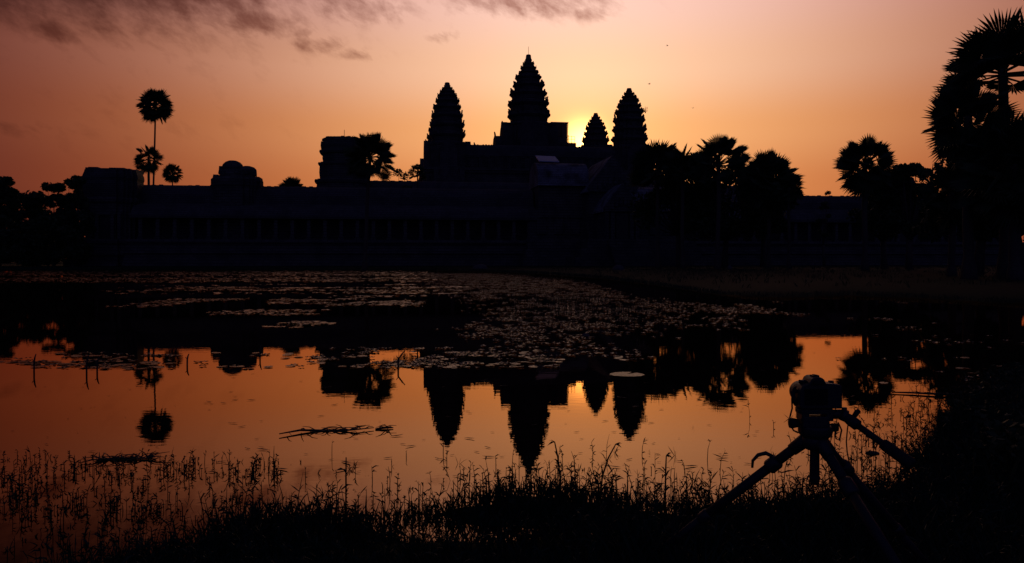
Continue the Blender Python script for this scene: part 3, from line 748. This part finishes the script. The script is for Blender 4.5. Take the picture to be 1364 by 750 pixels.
# ------------------------------------------------------------------ floating lily pads
rg = random.Random(5)
def inpoly(p, poly):
    c = False
    for i in range(len(poly)):
        a, b2 = poly[i], poly[i - 1]
        if (a[1] > p[1]) != (b2[1] > p[1]) and p[0] < (b2[0] - a[0]) * (p[1] - a[1]) / (b2[1] - a[1]) + a[0]: c = not c
    return c
def vnoise(x, y, s):
    xi, yi = math.floor(x), math.floor(y); fx, fy = x - xi, y - yi
    h = lambda i, j: (math.sin(i * 127.1 + j * 311.7 + s * 74.7) * 43758.5453) % 1.0
    fx = fx * fx * (3 - 2 * fx); fy = fy * fy * (3 - 2 * fy)
    return (h(xi, yi) * (1 - fx) + h(xi + 1, yi) * fx) * (1 - fy) + (h(xi, yi + 1) * (1 - fx) + h(xi + 1, yi + 1) * fx) * fy
pads = []     # x, y, radius, tilt x, tilt y, spin
def scatter(pix, n, thr, size, sc=(.5, .25)):
    poly = [wp(*p) for p in pix]; xs = [p[0] for p in poly]; ys = [p[1] for p in poly]; k = 0; tries = 0
    while k < n and tries < n * 40:
        tries += 1
        x, y = rg.uniform(min(xs), max(xs)), rg.uniform(min(ys), max(ys))
        if not inpoly((x + rg.gauss(0, .016) * y, y + rg.gauss(0, .05) * y), poly): continue
        v = .6 * vnoise(x * sc[0], y * sc[1], 3) + .4 * vnoise(x * sc[0] * 3.1, y * sc[1] * 3.1, 9)
        if v + rg.gauss(0, .05) < thr: continue
        pads.append((x, y, size * rg.uniform(.6, 1.25), rg.gauss(.0, .05), rg.gauss(.02, .055), rg.uniform(0, 6.3))); k += 1
scatter([(566, 364), (640, 364), (760, 376), (860, 398), (885, 426), (860, 444), (790, 459), (690, 458), (606, 448), (668, 418), (648, 405), (600, 385)], 17000, .50, .042, (2.8, 1.4))
scatter([(860, 396), (1000, 412), (1010, 430), (900, 440)], 260, .6, .045)
scatter([(960, 402), (1200, 402), (1210, 440), (980, 440)], 300, .6, .05)
for pix, n, s in [([(0, 362), (560, 362), (566, 367), (0, 367)], 2600, .2), ([(0, 368.5), (120, 369), (300, 372), (300, 377), (0, 374)], 700, .17), ([(330, 370), (570, 369), (566, 376), (336, 376)], 700, .17),
                  ([(200, 384), (330, 382), (330, 386), (200, 388)], 120, .16), ([(430, 404), (560, 402), (560, 408), (430, 409)], 130, .13), ([(190, 403), (300, 398), (312, 402), (240, 409), (195, 408)], 190, .14), ([(376, 397), (500, 394), (560, 398), (520, 405), (380, 404)], 220, .14),
                  ([(278, 416), (330, 414), (420, 413), (418, 420), (300, 420)], 110, .13), ([(358, 434), (404, 429), (406, 437), (362, 438)], 50, .12),
                  ([(414, 431), (438, 430), (438, 433), (414, 433)], 16, .12), ([(470, 388), (540, 387), (540, 392), (470, 392)], 60, .13)]:
    scatter(pix, n, .47, s * .8, (.8, .9))
for pix, n in [([(0, 360.6), (560, 361), (566, 364.5), (0, 364)], 1000), ([(0, 365), (575, 365.5), (575, 369), (0, 368.5)], 800), ([(0, 370), (600, 371), (600, 377), (0, 375)], 600), ([(150, 378), (610, 378), (620, 392), (200, 388)], 500)]:
    scatter(pix, n, .53, .15, (.11, .8))
scatter([(425, 470), (500, 464), (640, 472), (700, 478), (745, 482), (740, 490), (600, 488), (520, 485), (440, 484)], 420, .50, .05, (2.0, 2.2))
scatter([(640, 460), (800, 462), (870, 470), (850, 480), (700, 476)], 90, .5, .05, (2, 2))
scatter([(0, 474), (330, 470), (420, 470), (420, 480), (330, 490), (0, 492)], 170, .56, .06, (1.6, 2.4))
scatter([(1180, 440), (1364, 445), (1364, 520), (1200, 520)], 45, .5, .045, (.9, .9))
pads.append((*wp(835, 499), .2, .02, 0, 1.0))
def pad_geo(x, y, r, tx, ty, spin, z=.004):
    V = []; n = 12
    for i in range(n):
        a = spin + .18 + i / (n - 1) * (2 * PI - .36); q = r * (1 + .05 * math.sin(a * 3 + spin))
        dx, dy = q * math.cos(a), q * math.sin(a)
        V.append((x + dx, y + dy, z + abs(r) * .12 * 0 + dx * tx - dy * ty + .012 * (1 if i % 3 == 0 else .2)))
    return [(x, y, z + .004)] + V, [(0, i, i + 1) for i in range(1, n)]
pads = [p for p, s_ in zip(pads, signed([(p[0], p[1]) for p in pads])) if s_ < -.05]
pads.sort(key=lambda p: p[2] / p[1] ** 1.5, reverse=True)
near, farp = pads[:280], pads[280:]
V = []; FC = []
for p in farp:
    v, f = pad_geo(*p, z=rnd.uniform(.003, .012)); k = len(V); V += v; FC += [tuple(i + k for i in q) for q in f]
tag(fast_mesh('lily_pad_cover', V, FC, M['pad']), 'far mats of lily pads and floating leaves on the pond', 'lily pads', kind='stuff')
variants = []
for i in range(6):
    v, f = pad_geo(0, 0, 1.0, 0, 0, i * 1.1, 0.0); v = [(x, y, z * 1.6) for x, y, z in v]
    me = bpy.data.meshes.new('lily_pad'); me.from_pydata(v, [], f); me.update(); me.materials.append(M['pad']); variants.append(me)
for i, (x, y, r, tx, ty, sp_) in enumerate(near):
    o = bpy.data.objects.new('lily_pad', variants[i % 6]); COL.objects.link(o)
    o.location = (x, y, rnd.uniform(.004, .011)); o.scale = (r, r * rnd.uniform(.8, 1.0), r * .5); o.rotation_euler = (ty * .7, tx * .7, sp_)
    tag(o, 'small flat lily pad floating on the still pond', 'lily pad', 'nearer lily pads floating on the pond')
# drifting dead leaves, dark specks on the bright reflection
dl = bpy.data.meshes.new('floating_leaf'); dl.from_pydata([(-1, 0, 0), (-.3, .32, .06), (.5, .26, .1), (1, 0, .22), (.5, -.26, .1), (-.3, -.32, .06), (0, 0, -.02)], [], [(0, 6, 1), (1, 6, 2), (2, 6, 3), (3, 6, 4), (4, 6, 5), (5, 6, 0)]); dl.materials.append(M['wet'])
rg = random.Random(17); k = 0
while k < 230:
    px, py = rg.uniform(-10, 1290), 470 + 165 * rg.random() ** .8
    x, y = wp(px, py)
    if signed([(x, y)])[0] > -.1: continue
    o = bpy.data.objects.new('floating_leaf', dl); COL.objects.link(o); k += 1
    s = rg.choice((.008, .011, .014, .018, .026)) * rg.uniform(.8, 1.4)
    o.location = (x, y, .004); o.scale = (s * 1.5, s, s); o.rotation_euler = (0, 0, rg.uniform(-.7, .7) + (PI if rg.random() < .5 else 0))
    tag(o, 'tiny dark dead leaf floating on the glowing water', 'leaf', 'dead leaves drifting on the pond')

# floating branches and lumps
def branch(label, pts, rads, twigs, name='floating_branch', seed=1):
    rg = random.Random(seed); o = empty(name, (*pts[0], 0)); tag(o, label, 'branch'); b0 = Vector((*pts[0], 0)); m = MB()
    L = [Vector((x, y, .005 + rg.uniform(-.004, .012))) - b0 for x, y in pts]; m.tube(L, [q * .5 for q in rads], 7); m.build('stem', M['wet'], o, True)
    m = MB()
    for i in range(twigs):
        f = rg.uniform(.05, .95) * (len(L) - 1); i0 = int(f); p = L[i0].lerp(L[min(i0 + 1, len(L) - 1)], f - i0)
        e = p + Vector((rg.uniform(-.14, .14), rg.uniform(-.12, .12), rg.uniform(-.004, .03))); m.tube([p, (p + e) / 2 + Vector((0, 0, .01)), e], [.0045, .003, .0015], 5)
    m.build('twig', M['wet'], o); return o
branch('long thin dead branch floating left of the left tower reflection', [wp(372, 581), wp(400, 576), wp(430, 574), wp(455, 574), wp(472, 575), wp(498, 572)], [.008, .016, .018, .014, .012, .006], 26, seed=2)
branch('short twiggy scrap floating at the end of the long branch', [wp(500, 572.5), wp(512, 571.5), wp(524, 571)], [.012, .018, .008], 6, seed=3)
branch('dark twiggy mat floating near the left reeds under the round palm reflection', [wp(128, 614), wp(150, 612), wp(175, 611.5), (wp(208, 612))], [.008, .014, .014, .006], 40, seed=4)
branch('long straight branch lying on the water right of the tripod', [wp(1188, 524), wp(1215, 525), wp(1240, 526.5), wp(1272, 528)], [.012, .018, .02, .024], 6, seed=5)
def lump(name, label, cat, px, py, r, h, m_, seed):
    x, y = wp(px, py); o = MB(); rg = random.Random(seed); rr = []
    for f in (-.3, .0, .25, .5, .75, .92, 1.0):
        k = math.sqrt(max(.0, 1 - max(f, 0) ** 2)) + .02
        rr.append([(r * k * math.cos(a) * (1 + .25 * math.sin(a * 2 + seed) + rg.uniform(-.1, .1)), r * k * math.sin(a) * .8, h * f + rg.uniform(-.06, .06) * h) for a in [j * PI / 6 for j in range(12)]])
    o.rings(rr); ob = o.build(name, m_, None, True); ob.location = (x, y, max(0, gz(x, y))); tag(ob, label, cat); return ob
lump('clod', 'small round dark clod among the lily pads in mid pond', 'clod', 780, 448, .055, .05, M['rock'], 1)
lump('clod', 'dark round clod floating just right of the tripod', 'clod', 1162, 604, .036, .016, M['rock'], 2)
lump('boulder', 'low dark boulder on the far lawn below the right tower', 'boulder', 824, 364, .5, .5, M['rock'], 3)
lump('boulder', 'low dark boulder on the far bank below the left tower', 'boulder', 640, 360.5, 1.0, .55, M['rock'], 4)
lump('boulder', 'low dark boulder on the far lawn under the right row of palms', 'boulder', 972, 363, .35, .4, M['rock'], 5)
for px, py, h, lab in [(45, 494, .19, 'leftmost thin stick standing in the pond'), (115, 496, .19, 'thin stick standing in the pond left of the short palm reflection'), (129, 494, .15, 'thinner of two close sticks standing left of the palm reflection'),
                       (249, 486, .13, 'short stick standing in the pond below the small round palm reflection'), (346, 476, .16, 'lone upright stick standing between the ruin reflection and the low palm reflection'), (530, 490, .2, 'bent stick standing in the pond right of the broad palm reflection')]:
    x, y = wp(px, py); m = MB(); k = .02 if 'bent' not in lab else .08
    m.tube([(0, 0, -.3), (.004, 0, h * .5), (k * .6, 0, h * .8), (k, .01, h)], [.011, .010, .009, .005], 6); m.tube([(.003, 0, h * .55), (-.02, .0, h * .7)], [.006, .003], 5)
    o = m.build('stick', M['wet']); o.location = (x, y, 0); tag(o, lab, 'stick', 'sticks standing in the pond')

# ------------------------------------------------------------------ reeds and grass
def blade(V, FC, p, d, L, wd, rg, droop=.3):
    """narrow pointed leaf as a bent strip"""
    d = d.normalized(); s = d.cross(Vector((rg.gauss(0, 1), rg.gauss(0, 1), rg.gauss(0, .4)))).normalized() * wd
    m_ = p + d * L * .5; e = p + d * L + Vector((0, 0, -droop * L)); k = len(V)
    V.extend([p - s * .35, p + s * .35, m_ + s * .5, m_ - s * .5, e]); FC.extend([(k, k + 1, k + 2, k + 3), (k + 3, k + 2, k + 4)])
def stem_plant(V, FC, x, y, z, h, rg, leaves=6, wd=.0028):
    """stalk with lance-shaped leaves sticking out"""
    a = rg.uniform(0, 6.28); ln = rg.uniform(0, .28) * h; p0 = Vector((x, y, z - .05)); p1 = Vector((x + ln * .3 * math.cos(a), y + ln * .3 * math.sin(a), z + h * .55)); p2 = Vector((x + ln * math.cos(a), y + ln * math.sin(a), z + h))
    for s in (Vector((wd, 0, 0)), Vector((0, wd, 0))):
        k = len(V); V.extend([p0 - s, p0 + s, p1 + s * .8, p1 - s * .8, p2 + s * .3, p2 - s * .3]); FC.extend([(k, k + 1, k + 2, k + 3), (k + 3, k + 2, k + 4, k + 5)])
    for i in range(leaves):
        f = rg.uniform(.25, 1.0); q = p1.lerp(p2, (f - .55) / .45) if f > .55 else p0.lerp(p1, f / .55)
        b2 = rg.uniform(0, 6.28); blade(V, FC, q, Vector((math.cos(b2), math.sin(b2), rg.uniform(.1, 1.5))), min(rg.uniform(.025, .07), h * rg.uniform(.3, .6)), rg.uniform(.004, .008), rg, rg.uniform(0, .5))
rg = random.Random(23); V = []; FC = []
# candidates over the near bank and the shallows
NC = 60000
C = np.column_stack([np.array([rg.uniform(-5.2, 5.6) for _ in range(NC)]), np.array([rg.uniform(2.3, 8.0) for _ in range(NC)])])
sdv = signed(C); gzv = ground_z(C); cnt = 0
for (x, y), s, z in zip(C, sdv, gzv):
    cl = vnoise(x * 1.7, y * 2.3, 4) * .6 + vnoise(x * 5.5, y * 6.0, 8) * .4
    px = 682 + x / y * F; py = YH + CAM_H / y * F
    if py > 860 or px < -60 or px > 1430: continue
    if s < 0:                        # in the water
        left = px < 380
        if left:
            ok = (.62 if py < 690 else max(.30 if cl > .55 else 0, .6 * max(0, min(1, (px - 130) / 150)))) * max(0, min(1, (py - 604) / 30)) * max(0, min(1, (px + 25) / 60)) * (1 if cl > .45 else .16)
            if py > 700 and cl < .62: ok *= .3
        else:
            ok = .36 * math.exp(-((-s) / .42) ** 1.5) * (1.0 if cl > .42 else .3) + (.035 if -s < 1.15 and cl > .5 else 0)
        if px > 1225 and -s < .25: ok = max(ok, .25)
        if rg.random() > ok: continue
        h = (.62 if left else .85) * rg.choice((rg.uniform(.025, .07), rg.uniform(.025, .08), rg.uniform(.05, .12), rg.uniform(.06, .16))) * (1.0 + .45 * math.exp(-((px - 850) / 240) ** 2)) * (.7 + .6 * cl); 
        if rg.random() < .62: stem_plant(V, FC, x, y, 0, h, rg, rg.randint(2, 8), rg.uniform(.0018, .003))
        else:
            for i in range(rg.randint(2, 6)): b2 = rg.uniform(0, 6.28); blade(V, FC, Vector((x, y, -.01)), Vector((math.cos(b2) * .6, math.sin(b2) * .6, rg.uniform(.5, 1.6))), h * rg.uniform(.5, 1.1), .005, rg, rg.uniform(0, .6))
        cnt += 1
    else:
        pd = ((x - PUD[0]) / .5) ** 2 + ((y - PUD[1]) / .16) ** 2
        if pd < 1 and rg.random() > .12: continue
        if rg.random() > (.8 if s < .6 else .55): continue
        hh = (.13 if s < .5 else .09) * (.5 + cl) * (.5 if pd < 3 else 1)
        if px > 1225: hh *= 1.6
        if 830 < px < 945 and 2.35 < y < 2.8: hh *= 2.0
        if rg.random() < .35: stem_plant(V, FC, x, y, z, hh * rg.uniform(.8, 1.6), rg, rg.randint(4, 9)); cnt += 1
        for i in range(5):
            b2 = rg.uniform(0, 6.28); q = Vector((x + rg.uniform(-.03, .03), y + rg.uniform(-.03, .03), z - .01)); blade(V, FC, q, Vector((math.cos(b2) * .5, math.sin(b2) * .5, 1)), hh * rg.uniform(.6, 1.3), .006, rg, rg.uniform(0, .3))
tag(fast_mesh('marsh_grass', [tuple(v) for v in V], FC, M['reed']), 'dark tangle of marsh grass and reeds along the near bank', 'marsh grass', kind='stuff')
# thin grass in the middle of the pond and along the far shore
V = []; FC = []
mid = [wp(p, q) for p, q in ((660, 400), (800, 396), (880, 412), (860, 440), (700, 442))]; k = 0
while k < 420:
    x, y = rg.uniform(-2, 5), rg.uniform(13, 28)
    if not inpoly((x, y), mid) or vnoise(x * .8, y * .5, 2) < .42: continue
    k += 1; stem_plant(V, FC, x, y, 0, rg.uniform(.08, .3), rg, 3, .005)
A = np.array(shore_far)
for i in range(4, len(A) - 2):
    a, b2 = A[i], A[i + 1]; L = np.hypot(*(b2 - a))
    for q in range(int(min(L, 60) * 14)):
        f = rg.random(); x, y = a + (b2 - a) * f; y += rg.uniform(-.5, 1.0) * (y / 40); s = .02 + y * .0025
        for u in range(3): blade(V, FC, Vector((x + rg.uniform(-.2, .2), y, max(gz(x, y) if q % 9 == 0 else .03, 0))), Vector((rg.uniform(-.5, .5), rg.uniform(-.5, .5), 1)), rg.uniform(.1, .3) * (.6 + y / 100), .012 + y * .0003, rg, .2)
for q in range(1500):
    x, y = rg.uniform(4, 62), rg.uniform(28, 105)
    if signed([(x, y)])[0] < .3: continue
    z = gz(x, y)
    for u in range(rg.randint(3, 9)): blade(V, FC, Vector((x + rg.uniform(-.3, .3), y + rg.uniform(-.3, .3), z - .02)), Vector((rg.uniform(-.6, .6), rg.uniform(-.6, .6), 1)), rg.uniform(.12, .4), .03, rg, .2)
tag(fast_mesh('pond_grass', [tuple(v) for v in V], FC, M['reed']), 'thin grass in the middle of the pond and tufts along its far shore', 'grass', kind='stuff')

def reed(px, py, h, bend, label, head):
    x, y = wp(px, py); o = empty('reed', (x, y, 0)); tag(o, label, 'reed', 'tall reeds rising from the near bank'); rg = random.Random(int(px)); m = MB()
    z = max(0, gz(x, y)); tip = Vector((bend, .02, h)); pts = [Vector((0, 0, z - .1)), Vector((bend * .18, 0, z + h * .4)), Vector((bend * .55, .01, z + h * .75)), tip + Vector((0, 0, z))]
    m.tube(pts, [.005, .0045, .004, .003], 6); m.build('stem', M['reed'], o, True)
    V = []; FC = []
    for i in range(5 if head else 3):
        q = pts[1].lerp(pts[2], (i + rg.random()) / 5); blade(V, FC, q, Vector((rg.uniform(-1, 1), rg.uniform(-1, 1), rg.uniform(.3, 1.4))), rg.uniform(.04, .09), .009, rg)
    if head:
        for i in range(5): blade(V, FC, pts[3], Vector((head * rg.uniform(.4, 1), rg.uniform(-.4, .4), rg.uniform(-.3, .6))), rg.uniform(.02, .045), .008, rg)
    fast_mesh('leaf', [tuple(v) for v in V], FC, M['reed'], o)
reed(748, 668, .30, -.035, 'tall reed with a hooked head beneath the tip of the tallest tower reflection', -1)
reed(798, 664, .28, .09, 'tall reed leaning right beneath the sun glow on the water', 1)
reed(461, 652, .17, -.004, 'straight thin reed beneath the broad palm reflection', 0)
reed(886, 664, .22, .01, 'bushy upright reed midway between the leaning reed and the tripod', 1)
reed(337, 628, .07, .008, 'short reed standing alone in the water near the left reeds', 0)

# shrubs on the dark right bank
def shrub(label, x, y, H, R, seed):
    o = empty('shrub', (x, y, max(0, gz(x, y)))); tag(o, label, 'shrub', 'shrubs on the right bank'); rg = random.Random(seed); m = MB(); V = []; FC = []
    for i in range(16):
        a = rg.uniform(0, 6.28); e = Vector((R * rg.uniform(.2, .85) * math.cos(a), R * rg.uniform(.2, .85) * math.sin(a), H * rg.uniform(.3, .85)))
        m.tube([(0, 0, -.05), e * .5 + Vector((0, 0, .05)), e], [.012, .008, .004], 5); leaf_quads(V, FC, e, (R * .35, R * .35, H * .25), 90, .028, rg)
    for i in range(160):
        a = rg.uniform(0, 6.28); q = R * math.sqrt(rg.random()); blade(V, FC, Vector((q * math.cos(a), q * math.sin(a), 0)), Vector((rg.uniform(-.4, .4), rg.uniform(-.4, .4), 1)), H * rg.uniform(.5, 1.15), .01, rg, .15)
    m.build('stem', M['bark'], o); fast_mesh('foliage', [tuple(v) for v in V], FC, M['leaf'], o)
shrub('spiky low shrub where the right bank meets the water right of the tripod', 3.15, 5.25, .28, .26, 1)
shrub('shrub behind the spiky one, farther along the right bank', 3.85, 6.1, .26, .45, 2)
shrub('tall dark shrub at the right edge of the near bank', 4.6, 6.9, .30, .55, 3)
shrub('wide dark shrub filling the lower right corner', 2.75, 4.0, .32, .5, 4)
shrub('dark shrub at the right edge below the tall one', 3.8, 5.1, .36, .6, 5)

# ------------------------------------------------------------------ tripod and camera
TX, TY = .95, 2.5
GZ = gz(TX, TY)
def tz(py): return CAM_H - (py - YH) / F * TY
def txx(px): return (px - 682) / F * TY - TX
tri = empty('tripod', (TX, TY, GZ)); tag(tri, 'black camera tripod with splayed legs and a pan handle on the near bank', 'tripod')
ap = tz(590) - GZ
def leg(ang_, spread, lever):
    d = Vector((math.cos(ang_), math.sin(ang_), 0)); foot = Vector((d.x * spread, d.y * spread, 0)); foot.z = gz(TX + foot.x, TY + foot.y) - GZ
    top = Vector((d.x * .035, d.y * .035, ap)); ax = foot - top; L = ax.length; ax.normalize(); P_ = lambda f: top + ax * (L * f)
    m = MB(); m.tube([P_(0), P_(.17)], [.016, .016], 14); o = m.build('leg', M['metal'], tri, True)
    m = MB(); m.tube([P_(.16), P_(.62)], .0155, 12); m.tube([P_(.61), P_(.985)], .0125, 12); m.build('lower_tube', M['metal'], o, True)
    for f0, f1, q in ((  .15, .215, .024), (.60, .66, .020)):
        m = MB(); m.tube([P_(f0), P_(f0 + .01), P_(f1 - .01), P_(f1)], [q * .82, q, q, q * .82], 14); m.build('leg_clamp', M['black'], o, True)
    if lever:
        s = Vector((0, 0, 1)) - ax * ax.z; s.normalize()
        m = MB(); m.tube([P_(.16) + s * .020, P_(.175) + s * .040, P_(.21) + s * .050, P_(.25) + s * .046, P_(.275) + s * .030], [.006, .007, .006, .005, .004], 8); m.build('lever', M['black'], o, True)
    m = MB(); m.tube([P_(.97), P_(.98), P_(1.0)], [.012, .0165, .013], 10); m.build('rubber_foot', M['rubber'], o, True)
    m = MB(); m.tube([top - ax * .03, top - ax * .01, top + ax * .045], [.016, .022, .019], 12); m.build('hinge', M['black'], o, True)
leg(math.radians(152), .53, True); leg(math.radians(288), .66, False); leg(math.radians(31), .66, False)
m = MB(); m.lathe([(ap - .02, .026), (ap - .012, .04), (ap + .018, .04), (ap + .026, .03), (ap + .04, .024)], 18); m.build('spider', M['black'], tri, True)
m = MB(); m.lathe([(tz(643) - GZ, .0135), (tz(641) - GZ, .0145), (ap - .03, .0145), (ap + .06, .0145)], 16); m.lathe([(tz(645) - GZ, .012), (tz(636) - GZ, .017), (tz(634.5) - GZ, .0165)], 14); m.build('centre_column', M['metal'], tri, True)
hb = tz(588) - GZ
Z_ = lambda u: tz(480 + u / 3.41) - GZ          # heights read in steps of the pan head
X_ = lambda u: txx(1020 + u / 3.41)
m = MB()
m.lathe([(Z_(378), .026), (Z_(360), .036), (Z_(345), .042), (Z_(335), .05), (Z_(322), .052), (Z_(300), .052), (Z_(292), .047)], 22, (X_(225), 0, 0))
m.box((X_(215), 0, (Z_(298) + Z_(248)) / 2), (.085, .062, Z_(248) - Z_(298)), 0, .94)
for s_ in (-1, 1): m.box((X_(222) + s_ * .038, 0, (Z_(270) + Z_(236)) / 2), (.022, .055, Z_(236) - Z_(270)))
m.build('pan_head', M['black'], tri, False, .003)
m = MB(); m.tube([(X_(150), 0, Z_(285)), (X_(122), 0, Z_(285)), (X_(108), 0, Z_(285))], [.012, .0165, .0155], 14); m.build('tilt_knob', M['rubber'], tri, True)
m = MB(); m.tube([(X_(285), 0, Z_(305)), (X_(303), 0, Z_(305)), (X_(326), 0, Z_(305))], [.010, .0135, .0125], 14); m.build('pan_knob', M['rubber'], tri, True)
m = MB(); m.box((X_(222), 0, (Z_(240) + Z_(214)) / 2), (.103, .058, Z_(214) - Z_(240) - .004)); m.box((X_(155), 0, Z_(228)), (.02, .03, .012)); m.build('mounting_plate', M['metal'], tri, False, .002)
m = MB(); m.tube([(X_(285), 0, Z_(245)), (X_(340), -.005, Z_(243))], .015, 14); m.tube([(X_(352), -.008, Z_(270)), (X_(352), -.008, Z_(212))], .0085, 10); m.tube([(X_(340), -.006, Z_(243)), (X_(362), -.01, Z_(252))], .019, 12)
m.build('handle_joint', M['black'], tri, True)
h0 = Vector((X_(352), -.01, Z_(250))); h1 = Vector(at(1216, 620, 2.33)) - Vector((TX, TY, GZ)); hp = lambda f: h0.lerp(h1, f)
m = MB(); m.tube([hp(-.03), hp(.02), hp(.1), hp(.2), hp(.22)], [.012, .015, .018, .018, .012], 14); m.tube([hp(.18), hp(.6)], .0105, 12); o = m.build('pan_handle', M['metal'], tri, True)
m = MB(); m.tube([hp(.56), hp(.58), hp(.62), hp(.8), hp(.97), hp(.995), hp(1.0)], [.012, .0165, .018, .018, .019, .018, .012], 14); m.build('grip', M['rubber'], o, True)
m = MB(); q = hp(.13); m.tube([q + Vector((0, 0, .012)), q + Vector((.012, 0, .03)), q + Vector((.02, 0, .036))], [.007, .0085, .007], 10); m.build('lock_knob', M['rubber'], o, True)
m = MB(); cab = [Vector((X_(372), -.01, Z_(262))), Vector((X_(368), -.005, Z_(310))), Vector((X_(366), 0, Z_(370))), Vector((X_(373), .005, Z_(420))), Vector((X_(385), .008, Z_(470)))]
m.tube(cab, .0022, 6); m.build('safety_cord', M['rubber'], tri, True)

# camera: stands on the plate, screen towards us, lens towards the temple and a little left
cy0 = -.0
ca = empty('camera_body', (TX + X_(226), TY, GZ + Z_(214))); ca.name = 'photo_camera'; ca.rotation_euler = (0, 0, math.radians(3))
tag(ca, 'black reflex camera mounted on the splayed tripod, lens towards the temple', 'camera')
u = 1 / (3.41 * F / TY)
def prism_xz(pts, y0, y1): 
    m = MB(); m.extrude_y([(x * u, z * u) for x, z in pts], y0, y1); return m
body = prism_xz([(-82, 0), (104, 0), (106, 6), (106, 98), (102, 106), (70, 112), (30, 114), (-10, 114), (-62, 112), (-76, 104), (-88, 84), (-90, 40), (-88, 8)], -.028, .028)
body.build('body', M['black'], ca, False, .005)
m = prism_xz([(-48, 108), (34, 108), (24, 132), (8, 143), (-22, 143), (-36, 134)], -.030, .034); m.build('viewfinder_hump', M['black'], ca, False, .004)
m = MB(); m.box((-7 * u, -.004, 145 * u), (.022, .02, .005)); m.box((-7 * u, -.004, 148 * u), (.008, .016, .004)); m.build('hot_shoe', M['metal'], ca)
m = prism_xz([(-30, 112), (16, 112), (16, 134), (-30, 134)], -.040, -.029); m.build('eyecup', M['rubber'], ca, False, .004)
m = prism_xz([(68, 2), (106, 4), (106, 104), (72, 106)], .026, .052); m.build('hand_grip', M['rubber'], ca, False, .008)
m = prism_xz([(-68, 18), (38, 18), (38, 94), (-68, 94)], -.0305, -.0275); m.build('screen', M['glass'], ca, False, .001)
m = MB(); m.lathe([(0, .0085), (.004, .009), (.007, .0085)], 16, (80 * u, .012, 108 * u)); m.lathe([(0, .0115), (.008, .012), (.0095, .011)], 18, (-58 * u, .004, 110 * u)); m.build('dial', M['metal'], ca, True)
m = MB(); ln = [(.026, .036), (.034, .037), (.036, .034), (.06, .035), (.062, .037), (.085, .037), (.087, .033), (.1, .034), (.105, .031)]
m.rings([[(-14 * u + r * math.cos(a), y, 52 * u + r * math.sin(a)) for a in [j * 2 * PI / 24 for j in range(24)]] for y, r in ln]); m.build('lens', M['black'], ca, True)
m = MB(); m.tube([(-88 * u, 0, 96 * u), (-104 * u, .0, 82 * u), (-112 * u, -.004, 40 * u), (-114 * u, -.01, 0), (-126 * u, -.012, -40 * u), (-124 * u, -.012, -74 * u), (-108 * u, -.01, -100 * u), (-84 * u, -.006, -112 * u)], .0026, 7); m.build('strap', M['rubber'], ca, True); m = MB(); m.tube([(-86 * u, 0, 70 * u), (-100 * u, 0, 86 * u), (-106 * u, 0, 72 * u), (-98 * u, 0, 24 * u), (-86 * u, 0, 18 * u)], .007, 8); m.build('side_grip', M['rubber'], ca, True); m = MB(); m.tube([(98 * u, -.01, -66 * u), (112 * u, -.014, -100 * u), (100 * u, -.016, -146 * u), (86 * u, -.014, -138 * u), (84 * u, -.01, -118 * u), (96 * u, -.008, -92 * u)], .0026, 7); m.build('strap', M['rubber'], ca, True)

# ------------------------------------------------------------------ birds
for px, py, D, rz, lab in ((865, 112, 110, .3, 'small bird in flight, nearest above the right tower'), (923, 144, 120, 1.0, 'small bird in flight farthest right, above the row of palms'), (889, 61, 130, -.5, 'highest small bird in the sky')):
    m = MB(); m.tube([(-.16, 0, 0), (-.1, 0, .005), (0, 0, .01), (.08, 0, .01), (.13, 0, .02), (.17, 0, .015)], [.012, .03, .05, .04, .032, .006], 8)
    for s_ in (-1, 1):
        m.add([(.05, s_ * .03, .02), (-.06, s_ * .03, .02), (-.05, s_ * .2, .12), (.04, s_ * .2, .13), (-.12, s_ * .36, .09)], [(0, 1, 2, 3), (3, 2, 4)])
    m.add([(-.14, .02, 0), (-.14, -.02, 0), (-.28, -.05, 0), (-.28, .05, 0)], [(0, 1, 2, 3)])
    o = m.build('bird', M['feather']); o.location = at(px, py, D); o.rotation_euler = (0, 0, rz); tag(o, lab, 'bird', 'birds above the temple')
